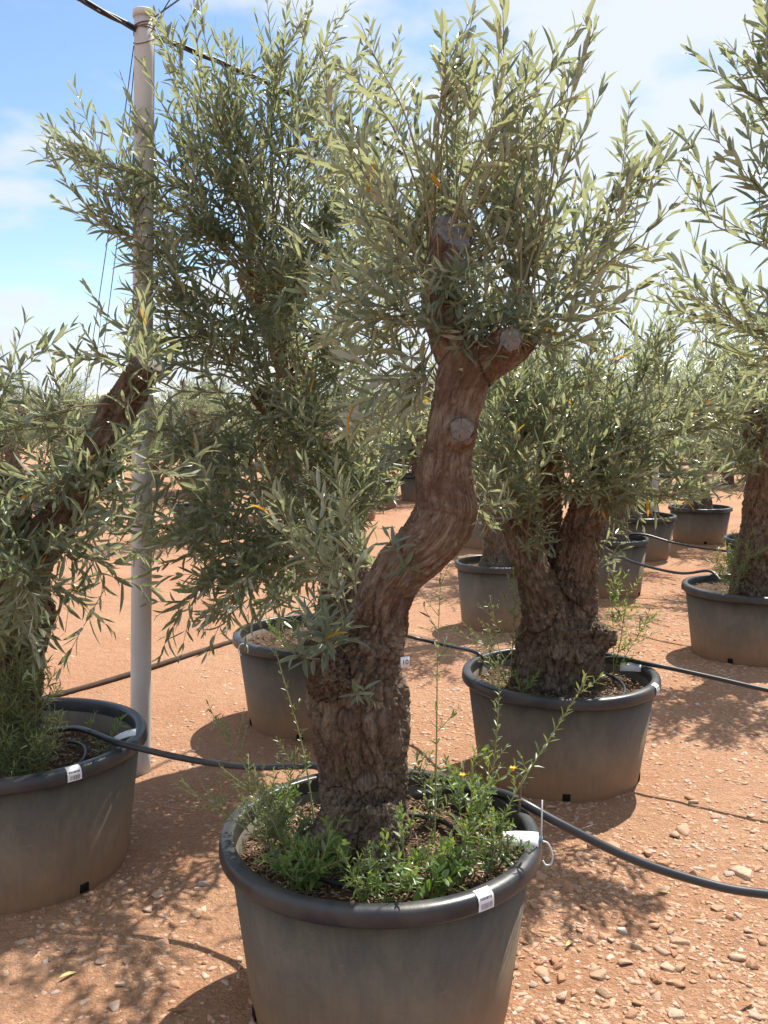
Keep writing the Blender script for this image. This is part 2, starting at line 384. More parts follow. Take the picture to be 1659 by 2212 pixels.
# big stones read off the photograph (ground position, width)
BIG = [(.66, 3.16, .075, 6), (.69, 3.03, .045, 4), (1.33, 3.25, .13, 3), (1.06, 3.34, .062, 0), (.96, 2.82, .085, 3), (.88, 2.77, .09, 7), (1.20, 3.20, .075, 0), (1.0, 2.64, .04, 1),
       (1.35, 3.9, .08, 3), (1.05, 2.45, .045, 1), (.72, 2.57, .03, 2), (.90, 3.45, .10, 3), (1.02, 3.42, .06, 4), (1.22, 3.60, .075, 0), (.80, 3.20, .04, 1), (.87, 3.12, .035, 6), (1.15, 3.02, .05, 0)]
def smooth_zone(x, y):        # the bare driving lane behind
    return (y > 5.2 + (x + 2) * .75 + .25) & (x < 1.2)
stone_spots = list(BIG)
r = np.random.default_rng(21)
CAND = []
while len(CAND) < 2600:
    y = 1.9 + 6.5 * r.random() ** 1.6; x = r.uniform(-.46, .46) * y * 1.02
    if smooth_zone(np.array(x), np.array(y)): continue
    dens = noise3(np.array([[x * 1.7, y * 1.7, 3.3]]))[0]
    if r.random() > .34 + dens + (.5 if x > .35 else (-.30 if x < 0 else 0)): continue
    CAND.append((x, y, .014 + .046 * r.random() ** 3.2))

# ------------------------------------------------------------------ pots
def make_pot(x, y, h, R, label, group='black nursery pots', holes=(-100, -60, -20, 20, 200), name='plant_pot', rot=0):
    t = thing(name, (x, y, 0), label, 'pot', group); s = h / .5; k = R / .46
    POTS_XY.append((x, y, R))
    wall = [(.0, .012), (.36 * k, .012), (.366 * k, -.012), (.372 * k, .0), (.378 * k, .03 * s), (.432 * k, h - .046), (.414 * k, h - .050), (.405 * k, h - .16), (.392 * k, h - .24)]
    V, Q = lathe(wall, 96)
    V[:, :2] *= (1 + .004 * noise3(V * np.array((4, 4, 2.5)) + x)[:, None])
    me = mesh('wall', V, [Q], M['pot'], True); obj('wall', me, t)
    rim = [(.414 * k, h - .048), (.416 * k, h - .010), (.4185 * k, h - .003), (.424 * k, h), (.440 * k, h - .0005), (.451 * k, h - .003), (.4565 * k, h - .008), (.4585 * k, h - .013), (.461 * k, h - .040), (.4595 * k, h - .0465), (.456 * k, h - .049), (.430 * k, h - .047)]
    V, Q = lathe(rim, 96); V[:, 2] += .003 * noise3(V * 3 + y); V[:, :2] *= (1 + .004 * noise3(V * 3 + 7 + y)[:, None])
    obj('rim', mesh('rim', V, [Q], M['rim'], True), t)
    for a in holes:
        a = math.radians(a + rot); b = MB(); Mx = np.array([[-math.sin(a), math.cos(a), 0], [math.cos(a), math.sin(a), 0], [0, 0, 1]]).T
        b.box((math.cos(a) * .374 * k, math.sin(a) * .374 * k, .026), (.017, .006, .016), Mx)
        obj('drain_hole', b.mesh('drain_hole', M['hole']), t)
    return t
def soil_in(x, y, h, R, depth, label, n=1500, seed=0):
    r = np.random.default_rng(seed); Ri = .40 * R / .46; z0 = h - depth
    rr = np.linspace(0, Ri, 14); pr = [(q, z0) for q in rr]; V, Q = lathe(pr, 60)
    V[:, 2] += .016 * fbm(np.column_stack([V[:, :2] * 7, np.full(len(V), seed * 3.1)]), 3)
    V[:, 2] += .03 * np.clip(1 - np.hypot(V[:, 0], V[:, 1]) / .3, 0, 1)
    a = r.uniform(0, 2 * math.pi, n); q = Ri * .98 * np.sqrt(r.uniform(.05, 1, n)); P = np.column_stack([q * np.cos(a), q * np.sin(a), np.zeros(n)])
    P[:, 2] = z0 + .016 * fbm(np.column_stack([P[:, :2] * 7, np.full(n, seed * 3.1)]), 3) + .03 * np.clip(1 - q / .3, 0, 1) + r.uniform(.001, .010, n)
    ax = unit(np.column_stack([r.normal(size=(n, 2)), r.normal(size=n) * .25])); sd = unit(np.cross(ax, np.array((0, 0, 1.0)) + r.normal(size=(n, 3)) * .35)); up = np.cross(sd, ax)
    L = r.uniform(.008, .026, n)[:, None]; W = r.uniform(.0015, .0045, n)[:, None]; H = W * .35
    U = np.stack([P - ax * L, P + sd * W + up * H, P - sd * W + up * H, P + ax * L, P + up * H * 3 + ax * L * .1, P - up * H], 1).reshape(-1, 3)
    F = np.array([(0, 1, 4), (4, 1, 3), (0, 4, 2), (4, 3, 2), (0, 5, 1), (1, 5, 3), (0, 2, 5), (2, 3, 5)])
    T = (np.arange(n)[:, None, None] * 6 + F[None]).reshape(-1, 3) + len(V)
    tint = np.concatenate([np.full(len(V), .15), np.repeat(np.clip(r.normal(.5, .28, n), 0, 1), 6)])[:, None] * np.ones((1, 4))
    me = mesh('bark_mulch', np.vstack([V, U]), [Q, T], M['soil'], False, {'tint': tint}); me.materials.append(M['chip'])
    mi = np.zeros(len(me.polygons), np.int32); mi[-len(T):] = 1; me.polygons.foreach_set('material_index', mi)
    o = obj('bark_mulch', me, None, (x, y, 0)); tag(o, label, 'mulch', kind='stuff'); return o
def sticker(pot, phi, R, h, w=.05, hh=.042):
    k = R / .46; a0 = math.radians(phi); n = 7; V = []
    prof = [(.4375 * k, h + .0022), (.450 * k, h - .001), (.4595 * k, h - .008), (.4632 * k, h - .022), (.4622 * k, h - .043)]
    for i in range(n):
        a = a0 + (i / (n - 1) - .5) * w / (.46 * k)
        V += [(r_ * math.cos(a), r_ * math.sin(a), z + .001) for r_, z in prof]
    m = len(prof); Q = [(i * m + j, i * m + j + 1, (i + 1) * m + j + 1, (i + 1) * m + j) for i in range(n - 1) for j in range(m - 1)]
    st = obj('sticker', mesh('sticker', V, [np.array(Q)], M['paper'], True), pot); st['label'] = 'white barcode sticker folded over the rim'
    b = MB(); r = np.random.default_rng(int(phi) + 400); a = a0 - .36 * w / (.46 * k)
    while a < a0 + .36 * w / (.46 * k):
        da = r.choice([.0008, .0012, .0018]) / (.46 * k) * .9
        q = [((rr_ + .0012) * k * math.cos(t_), (rr_ + .0012) * k * math.sin(t_), z) for t_ in (a, a + da) for rr_, z in ((.4633, h - .022), (.4626, h - .038))]
        b.add(q, [(0, 1, 3, 2)]); a += da + r.choice([.0008, .0014, .002]) / (.46 * k)
    obj('barcode', b.mesh('barcode', M['ink_grey']), st)
    b = MB(); a = a0 - .40 * w / (.46 * k)
    while a < a0 + .34 * w / (.46 * k):
        da = r.uniform(.0015, .004) / (.46 * k)
        b.add([((rr_ + .0012) * k * math.cos(t_), (rr_ + .0012) * k * math.sin(t_), z + .001) for t_ in (a, a + da) for rr_, z in ((.4600, h - .0085), (.4622, h - .0145))], [(0, 1, 3, 2)]); a += da + .0014 / (.46 * k)
    obj('printed_line', b.mesh('printed_line', M['ink']), st)

PA = dict(x=-.01, y=2.56, h=.515, R=.46); PB = dict(x=-.37, y=5.0, h=.5, R=.46); PC = dict(x=-1.36, y=3.35, h=.505, R=.46)
PD = dict(x=.83, y=4.26, h=.49, R=.46); PE = dict(x=2.57, y=6.4, h=.49, R=.46); PF = dict(x=2.12, y=2.75, h=.5, R=.46)
potA = make_pot(PA['x'], PA['y'], PA['h'], PA['R'], 'dusty black pot holding the bent olive, white tag zip-tied to its rim', holes=(-70, 10, 130, 200))
potB = make_pot(PB['x'], PB['y'], PB['h'], PB['R'], 'black pot behind the bent olive trunk, white ring tie hanging on its rim')
potC = make_pot(PC['x'], PC['y'], PC['h'], PC['R'], 'black pot in front of the pale pole, olive trunk overgrown with feathery weeds', holes=(-38, -110, 30, 150))
potD = make_pot(PD['x'], PD['y'], PD['h'], PD['R'], 'black pot of the olive with three limbs, pale mulch showing inside', holes=(-95, -22, 60, 160))
potE = make_pot(PE['x'], PE['y'], PE['h'], PE['R'], 'clean grey-black pot with square drain holes beyond the three-limbed olive', holes=(-128, -88, -50, 40))
potF = make_pot(PF['x'], PF['y'], PF['h'], PF['R'], 'black pot at the far end of the drooping hose, beside the stony ground')
sticker(potA, -55, .46, PA['h']); sticker(potC, -47, .46, PC['h']); sticker(potD, -32, .46, PD['h'], .045)
soil_in(PA['x'], PA['y'], PA['h'], .46, .075, 'dry leaf and bark mulch around the bent olive trunk', 2600, 1)
soil_in(PB['x'], PB['y'], PB['h'], .46, .07, 'mulch in the pot with the ring tie behind the bent olive', 500, 2)
soil_in(PC['x'], PC['y'], PC['h'], .46, .12, 'mulch in the pot standing before the pale pole', 1500, 3)
soil_in(PD['x'], PD['y'], PD['h'], .46, .085, 'pale woody mulch around the three-limbed olive', 2200, 4)
soil_in(PE['x'], PE['y'], PE['h'], .46, .06, 'mulch in the clean grey-black pot with drain holes', 400, 5)
soil_in(PF['x'], PF['y'], PF['h'], .46, .07, 'mulch in the pot at the end of the drooping hose', 300, 6)

# ------------------------------------------------------------------ leaves and shoots
def leaf_template(w=.5, fold=.16, curve=.22):
    xs = (0, .22, .52, .80, 1.0); ws = (0, .80, 1.0, .66, 0); V = []
    V.append((0, 0, 0))
    for x, q in zip(xs[1:4], ws[1:4]):
        z = -curve * x * x
        V += [(x, 0, z), (x, w * q, z + fold * q * .35), (x, -w * q, z + fold * q * .35)]
    V.append((1, 0, -curve)); V = np.array(V)
    T = [(0, 1, 2), (0, 3, 1), (7, 10, 8), (7, 9, 10)]
    Q = [(1, 4, 5, 2), (3, 6, 4, 1), (4, 7, 8, 5), (6, 9, 7, 4)]
    return V, np.array(Q), np.array(T)
LV, LQ, LT = leaf_template()
FV = np.array([(0, 0, 0), (.5, .5, 0.02), (.5, -.5, .02), (1, 0, -.08)]); FQ = np.array([(0, 2, 3, 1)])
class Leaves:
    def __init__(s): s.P = []; s.A = []; s.N = []; s.L = []; s.W = []; s.T = []
    def add(s, P, A, N, L, W, T):
        s.P.append(P); s.A.append(A); s.N.append(N); s.L.append(L); s.W.append(W); s.T.append(T)
    def cat(s):
        for k in 'PANLWT': setattr(s, k, np.concatenate(getattr(s, k)) if len(getattr(s, k)) else np.zeros((0, 3)))
        return s
    def sub(s, m):
        o = Leaves()
        for k in 'PANLWT': setattr(o, k, getattr(s, k)[m])
        return o
    def mesh(s, name, mat, org, simple=False):
        V0, Q0, T0 = (FV, FQ, np.zeros((0, 3), int)) if simple else (LV, LQ, LT)
        B = np.cross(s.N, s.A); n = len(s.P)
        V = s.P[:, None] - org + V0[None, :, 0:1] * (s.A * s.L[:, None])[:, None] + V0[None, :, 1:2] * (B * s.W[:, None])[:, None] + V0[None, :, 2:3] * (s.N * (s.L * np.random.default_rng(1).uniform(-.4, 1.7, n))[:, None])[:, None]
        k = len(V0); o = (np.arange(n) * k)[:, None, None]
        pol = [(Q0[None] + o).reshape(-1, 4)]
        if len(T0): pol.append((T0[None] + o).reshape(-1, 3))
        return mesh(name, V.reshape(-1, 3), pol, mat, not simple, {'tint': np.repeat(s.T, k, 0)})
def perp(t, r):
    v = r.normal(size=3); v = v - t * (v @ t); return v / (np.linalg.norm(v) + 1e-9)
def leafy(lv, P, r, L0=.07, wr=.165, gap=.024, start=.1, yellow=.004, b0=50, b1=20, young=.5, jit=.22):
    """opposite leaf pairs along the polyline P"""
    seg = np.linalg.norm(np.diff(P, axis=0), axis=1); cum = np.concatenate([[0], np.cumsum(seg)]); tot = cum[-1]
    s = np.arange(tot * start, tot, gap * r.uniform(.85, 1.2))
    if not len(s): return
    X = np.stack([np.interp(s, cum, P[:, k]) for k in range(3)], -1)
    T = unit(np.stack([np.interp(s, cum, np.gradient(P[:, k])) for k in range(3)], -1))
    ph = r.uniform(0, 6.28); e1 = perp(T[0], r)
    E1 = unit(e1 - T * (T @ e1)[:, None]); E2 = np.cross(T, E1)
    u = s / tot; n = len(s)
    for side in (0, math.pi):
        keep = r.random(n) < .93; 
        a = ph + np.arange(n) * math.pi / 2 + side + r.normal(size=n) * .3
        S = np.cos(a)[:, None] * E1 + np.sin(a)[:, None] * E2
        be = np.radians(b0 + (b1 - b0) * u + r.normal(size=n) * 11)
        A = unit(np.cos(be)[:, None] * T + np.sin(be)[:, None] * S + r.normal(size=(n, 3)) * .08)
        N = unit(T - A * (A * T).sum(1)[:, None] + r.normal(size=(n, 3)) * jit + UP * .15); N = unit(N - A * (A * N).sum(1)[:, None])
        prof = np.interp(u, (0, .25, .7, 1), (.75, 1, .95, .5))
        L = L0 * prof * r.uniform(.65, 1.25, n); W = L0 * wr * (.35 + .65 * prof) * r.uniform(.8, 1.2, n)
        tint = np.stack([r.random(n), (r.random(n) < yellow) * r.uniform(.6, 1, n), np.clip(young * np.clip((u - .55) * 2.2, 0, 1) + r.normal(size=n) * .10, 0, 1), np.ones(n)], -1)
        lv.add(X[keep], A[keep], N[keep], L[keep], W[keep], tint[keep])
def bez(P0, P1, P2, P3, n=9):
    t = np.linspace(0, 1, n)[:, None]
    return (1 - t) ** 3 * P0 + 3 * (1 - t) ** 2 * t * P1 + 3 * (1 - t) * t ** 2 * P2 + t ** 3 * P3
def branch(lv, tw, P0, P3, r, droop=0.0, L0=.075, dens=1.0, rise=.35, wob=.07, side=(.15, .40), young=.4, gap=.042, yellow=.004):
    """a limb shoot with long straight side shoots that turn up to the light"""
    d = P3 - P0; ln = np.linalg.norm(d); dh = d / ln
    P1 = P0 + dh * ln * .35 + UP * ln * (rise - .1) * .5 + r.normal(size=3) * wob * ln
    P2 = P3 - (dh * .55 + UP * (.5 - droop)) * ln * .34 + r.normal(size=3) * wob * ln
    P = bez(P0, P1, P2, P3)
    R0 = .0014 + .0034 * ln; tw.append((P, np.linspace(R0, .0011, len(P)), 5))
    leafy(lv, P[3:] if ln > .6 else P[2:], r, L0, gap=gap, young=young, start=.03, yellow=yellow)
    m = int(ln / .095 * dens + r.random()) + 1
    us = np.sort(r.uniform(.16 if ln < .6 else .34, .94, m)); T = unit(np.gradient(P, axis=0))
    for u in us:
        i = u * (len(P) - 1); k = int(i); q = P[k] + (P[min(k + 1, len(P) - 1)] - P[k]) * (i - k); t = T[k]
        sd = unit(t * .75 + perp(t, r) * .62 + UP * (.50 - .85 * droop)); sl_ = r.uniform(*side) * (1.1 - .4 * u) * min(1, ln / .4)
        e = np.linspace(0, 1, 6)
        Q = q + e[:, None] * sd * sl_ + (e ** 2)[:, None] * (UP * (.14 - .45 * droop) + r.normal(size=3) * .09) * sl_
        tw.append((Q, np.linspace(.0016, .0008, 6), 4)); leafy(lv, Q, r, L0 * r.uniform(.8, 1.08), start=.08, gap=gap * r.uniform(.85, 1.25), young=young, yellow=yellow)
def twig_mesh(tw, name, mat, org):
    b = MB()
    for P, R, k in tw: b.tube(P - org, R, k, False)
    return b.mesh(name, mat, True)
VAR = {}
def leaf_variants(mat):
    if mat.name not in VAR:
        r = np.random.default_rng(5); L = []
        for k in range(14):
            t = np.array([r.random(), .9 if k == 13 else 0, max(0, r.normal(.08, .2)), 1.0]); V, Q, T = leaf_template(.5, r.uniform(.08, .24), r.uniform(.05, .34))
            L.append(mesh('leaf', V, [Q, T], mat, True, {'tint': np.repeat(t[None], len(V), 0)}))
        VAR[mat.name] = L
    return VAR[mat.name]
def leaf_objects(lv, mat, root, org, r):
    var = leaf_variants(mat); B = np.cross(lv.N, lv.A)
    for i in range(len(lv.P)):
        o = bpy.data.objects.new('leaf', var[13] if lv.T[i, 1] > .1 else var[int(r.integers(0, 13))]); C.objects.link(o); o.parent = root
        m = np.eye(4); m[:3, 0] = lv.A[i] * lv.L[i]; m[:3, 1] = B[i] * lv.W[i]; m[:3, 2] = lv.N[i] * lv.L[i]; m[:3, 3] = lv.P[i] - org
        o.matrix_basis = Matrix(m.tolist())
cp, sp_ = math.cos(PITCH), math.sin(PITCH)
def size_in_view(lv):
    X, Y, Zz = lv.P[:, 0], lv.P[:, 1], lv.P[:, 2] - CAM_H
    d = Y * cp - Zz * sp_; u = Y * sp_ + Zz * cp
    inside = (d > .3) & (np.abs(X / d) < .415 + 0 * d) & (np.abs(u / d) < .55)
    view = unit(lv.P - np.array((0, 0, CAM_H))); fore = np.sqrt(1 - (lv.A * view).sum(1) ** 2)
    return np.where(inside, lv.L * fore / np.maximum(d, .3), 0)

# ------------------------------------------------------------------ trunks
def trunk_mesh(paths, org, vox, seed, mat, amp=.012, mat_up=None, split=1e9, cuts=()):
    """swept limbs fused by a voxel remesh, then roughened along the grain"""
    b = MB(); S = []; acc = 0
    for path in paths:
        P = catmull(path, 6); R = P[:, 3]; rough = P[:, 4]; X = P[:, :3] - org
        T, N, Bn = frames(X); k = 26; a = np.arange(k) * 2 * math.pi / k; n = len(X)
        lob = 1 + .11 * noise3(np.column_stack([np.cos(np.tile(a, n)) * 1.1, np.sin(np.tile(a, n)) * 1.1, np.repeat(np.linspace(0, 1, n) * 2.4, k)]) + seed * 7.7 + acc).reshape(n, k) * np.clip(.4 + rough, 0, 1)[:, None]
        V = X[:, None] + (R[:, None] * lob)[..., None] * (np.cos(a)[None, :, None] * N[:, None] + np.sin(a)[None, :, None] * Bn[:, None])
        i = np.arange(n - 1)[:, None] * k; j = np.arange(k)[None]; j2 = (j + 1) % k
        Q = np.stack([i + j, i + j2, i + k + j2, i + k + j], -1).reshape(-1, 4)
        Vv = np.vstack([V.reshape(-1, 3), X[0], X[-1]]); c0 = n * k
        tri = [[c0, (q + 1) % k, q] for q in range(k)] + [[c0 + 1, (n - 1) * k + q, (n - 1) * k + (q + 1) % k] for q in range(k)]
        b.add(Vv, Q, tri)
        ss = acc + np.concatenate([[0], np.cumsum(np.linalg.norm(np.diff(X, axis=0), axis=1))])
        if len(path) > 2 or not S:
            for q in range(n): S.append((X[q], T[q], N[q], Bn[q], R[q], ss[q], rough[q]))
        acc += 3.7
    o = bpy.data.objects.new('tmp', b.mesh('tmp', None)); C.objects.link(o)
    md = o.modifiers.new('r', 'REMESH'); md.mode = 'VOXEL'; md.voxel_size = vox; md.use_smooth_shade = True
    md = o.modifiers.new('s', 'SMOOTH'); md.factor = .5; md.iterations = 4
    dg = bpy.context.evaluated_depsgraph_get(); me = bpy.data.meshes.new_from_object(o.evaluated_get(dg))
    bpy.data.objects.remove(o)
    n = len(me.vertices); V = np.zeros(n * 3); me.vertices.foreach_get('co', V); V = V.reshape(-1, 3)
    Nn = np.zeros(n * 3); me.vertices.foreach_get('normal', Nn); Nn = Nn.reshape(-1, 3)
    SX = np.array([s[0] for s in S]); SR = np.array([s[4] for s in S]); bi = np.full(n, 0); bd = np.full(n, 1e9)
    for q in range(len(S)):
        d = ((V - SX[q]) ** 2).sum(1) / SR[q] ** 2; m = d < bd; bd[m] = d[m]; bi[m] = q
    ST, SN, SB = (np.array([s[k] for s in S]) for k in (1, 2, 3)); D = V - SX[bi]
    s = np.array([q[5] for q in S])[bi] + (D * ST[bi]).sum(1); th = np.arctan2((D * SB[bi]).sum(1), (D * SN[bi]).sum(1)); rough = np.array([q[6] for q in S])[bi]
    U = np.column_stack([np.cos(th) * SR[bi], np.sin(th) * SR[bi], s])
    w = U * np.array((1, 1, .20)) * (1 + .35 * noise3(U * 3.1 + 5))[:, None]; warp = .035 * np.column_stack([fbm(U * 6 + 3, 3), fbm(U * 6 + 9, 3), fbm(U * 6 + 21, 3)])
    n1 = fbm((w + warp) * 24 + seed, 2); n2 = fbm((w + warp * .7) * 70 + seed + 9, 2); n3 = noise3(V * 9 + seed)
    plate = noise3((U * np.array((1, 1, .5)) + warp * 1.5) * 60 + 31)
    disp = rough * amp * (-1.7 * np.clip(1 - np.abs(n1) * 4.5, 0, 1) - .7 * np.clip(1 - np.abs(n2) * 3.4, 0, 1) + .22 * np.clip(plate * 2.2, -1, 1) + .3 * n2) + n3 * .009 * (.35 + rough)
    V2 = V + Nn * disp[:, None]
    for c_, n_, ru, rv in cuts:                     # saw the limb off along the cut plane
        nn = unit(np.array(n_, float)); q = (V2 - (np.array(c_) - org)) @ nn; rr = np.linalg.norm(V2 - (np.array(c_) - org), axis=1); m = (q > 0) & (rr < max(ru, rv) * 2.6)
        V2[m] -= nn * q[m][:, None]
        D2 = V2 - (np.array(c_) - org); q = D2 @ nn; rad = np.linalg.norm(D2 - q[:, None] * nn, axis=1) / ((ru + rv) / 2); lip = np.exp(-((rad - 1.18) / .20) ** 2) * np.exp(-(q / .03) ** 2)
        V2 += nn * (lip * .010 * (1 + .8 * noise3(V2 * 60)))[:, None]
    V2 = V2; me.vertices.foreach_set('co', V2.ravel())
    at = me.attributes.new('bark', 'FLOAT_VECTOR', 'POINT'); at.data.foreach_set('vector', U.ravel())
    me.materials.clear(); me.materials.append(mat)
    if mat_up:
        me.materials.append(mat_up); nf = len(me.polygons); z = np.zeros(nf * 3); me.polygons.foreach_get('center', z); z = z.reshape(-1, 3)
        line = split - org[2] + .16 * fbm(z * 14, 3)
        me.polygons.foreach_set('material_index', (z[:, 2] > line).astype(np.int32))
    me.update(); me.polygons.foreach_set('use_smooth', np.ones(len(me.polygons), bool)); me.name = 'trunk'
    return me
def cut_face(parent, c, nrm, ru, rv, org, seed, thick=.004, label=None):
    """the weathered face of a sawn limb: a thick uneven disc"""
    n = np.asarray(nrm, float); n /= np.linalg.norm(n); u = unit(np.cross(UP, n)) if abs(n[2]) < .95 else np.array((1.0, 0, 0)); v = np.cross(n, u); k = 48
    V = []; a = np.arange(k) * 2 * math.pi / k
    rr = 1 + .20 * fbm(np.column_stack([np.cos(a) * 1.6, np.sin(a) * 1.6, np.full(k, seed * 3.3)]), 2)
    rings = [(1.0, -thick * 5), (1.0, thick * 1.0), (.90, thick * 1.5), (.6, thick * .8), (.3, thick * 1.1)]
    for q, z in rings:
        zz = z + .25 * thick * noise3(np.column_stack([np.cos(a) * q * 4, np.sin(a) * q * 4, np.full(k, seed)]))
        V.append((np.cos(a) * rr * ru * q)[:, None] * u + (np.sin(a) * rr * rv * q)[:, None] * v + zz[:, None] * n)
    V = np.vstack(V + [(n * thick * .9)[None]]); dsc = np.column_stack([V @ u, V @ v, np.zeros(len(V))]); V = V + np.asarray(c) - org
    m = len(rings); Q = [(i * k + j, i * k + (j + 1) % k, (i + 1) * k + (j + 1) % k, (i + 1) * k + j) for i in range(m - 1) for j in range(k)]
    T = [((m - 1) * k + j, (m - 1) * k + (j + 1) % k, m * k) for j in range(k)]
    o = obj('cut_face', mesh('cut_face', V, [np.array(Q), np.array(T)], M['cut'], False, {'disc': dsc}), parent)
    o['label'] = label or 'weathered grey sawn face of a limb'; return o

def ellip(r, c, rad, shell=.55):
    v = unit(r.normal(size=3)); return np.asarray(c) + v * np.asarray(rad) * (shell + (1 - shell) * r.random()) ** .8
def tree(name, label, base, paths, clusters, rosettes, seed, vox=.008, amp=.012, split=None, leaf='leaf', singles=300, group='potted olive trees', L0=.096, cuts=(), prune=(), dmul=.46, nmul=.78):
    r = np.random.default_rng(seed); org = np.array(base, float)
    root = thing(name, base, label, 'tree', group)
    me = trunk_mesh(paths, org, vox, seed, M['bark'], amp, M['bark_up'] if split else None, split or 0, cuts)
    tr = obj('trunk', me, root)
    for k, cdef in enumerate(cuts): cut_face(tr, *cdef, org, seed + k)
    lv = Leaves(); tw = []
    for cl in clusters:
        cen, rad, n, anchors = cl[:4]; op = cl[4] if len(cl) > 4 else {}
        op = dict(op); up = op.pop('up', 0); op['dens'] = op.get('dens', 1.0) * dmul
        for _ in range(max(2, round(n * nmul))):
            a = np.array(anchors[int(r.integers(0, len(anchors)))]) + r.normal(size=3) * .02
            t = ellip(r, cen, rad); t[2] += up * r.random() ** 2
            branch(lv, tw, a, t, r, L0=L0, **op)
    for c, rad, n, ln, LL, dr in rosettes:          # short suckers on the limbs
        for _ in range(n):
            d = unit(r.normal(size=3) + np.array(dr)); p0 = np.array(c) + r.normal(size=3) * rad * .5
            P = p0 + np.linspace(0, 1, 6)[:, None] * d * ln * r.uniform(.6, 1.3) + (np.linspace(0, 1, 6) ** 2)[:, None] * UP * ln * .25
            tw.append((P, np.linspace(.002, .001, 6), 4)); leafy(lv, P, r, LL, .165, .017, .25, young=.2, b0=75, b1=35)
    lv.cat()
    for lo, hi in prune:                            # sprays cut away round a stump
        lv = lv.sub(~((lv.P > np.array(lo)) & (lv.P < np.array(hi))).all(1))
    obj('twigs', twig_mesh(tw, 'twigs', M['twig'], org), root)['kind'] = 'stuff'
    s = size_in_view(lv); pick = np.argsort(-s)[:singles]; m = np.zeros(len(s), bool); m[pick] = s[pick] > 0
    if m.any(): leaf_objects(lv.sub(m), M[leaf], root, org, r)
    f = obj('foliage', lv.sub(~m).mesh('foliage', M[leaf], org), root); f['kind'] = 'stuff'
    print(name, 'leaves', len(lv.P), 'twigs', len(tw), 'trunk', len(me.vertices))
    return root
def rp(path, *rough):           # add a roughness to each trunk node
    rg = np.interp(np.linspace(0, 1, len(path)), np.linspace(0, 1, len(rough)), rough)
    return [(*p, q) for p, q in zip(path, rg)]

# the bent olive in the foreground
A_main = rp([(-.074, 2.58, .30, .185), (-.067, 2.58, .42, .155), (-.060, 2.58, .553, .126), (-.067, 2.58, .734, .137), (-.080, 2.58, .885, .150), (-.068, 2.58, .985, .136), (-.023, 2.58, 1.089, .098), (-.002, 2.58, 1.174, .081), (.05, 2.58, 1.268, .080), (.131, 2.58, 1.345, .088), (.172, 2.58, 1.42, .090), (.169, 2.58, 1.511, .080), (.181, 2.58, 1.614, .068), (.199, 2.58, 1.716, .067), (.225, 2.58, 1.812, .075), (.253, 2.59, 1.862, .082)],
            1.2, 1.2, 1.2, 1.1, .85, .65, .5, .42, .38, .36)
A_l = rp([(.232, 2.60, 1.80, .068), (.180, 2.60, 1.926, .060), (.155, 2.62, 2.035, .053), (.166, 2.64, 2.139, .053), (.196, 2.65, 2.225, .055)], .3, .5, .7)
A_r = rp([(.256, 2.58, 1.83, .066), (.312, 2.53, 1.878, .050), (.330, 2.475, 1.892, .036)], .3, .4)
A_r2 = rp([(.268, 2.58, 1.843, .065), (.381, 2.66, 1.905, .05), (.445, 2.74, 1.971, .036)], .3, .5)
A_s = rp([(-.09, 2.56, .92, .122), (-.155, 2.52, 1.0, .086), (-.195, 2.50, 1.035, .055)], 1, .9)
A_root = rp([(-.10, 2.50, .60, .08), (-.16, 2.43, .48, .07), (-.20, 2.38, .40, .05)], .8, .4)
A_root2 = rp([(-.02, 2.48, .60, .07), (0.0, 2.40, .49, .062), (.02, 2.34, .41, .05)], .8, .5)
A_knot = rp([(.195, 2.56, 1.640, .058), (.208, 2.505, 1.655, .046)], .35, .3)
sA = [(.17, 2.64, 1.98), (.13, 2.66, 2.06), (.17, 2.69, 2.12)]; sAr = [(.38, 2.66, 1.9), (.44, 2.74, 1.97), (.30, 2.6, 1.88)]
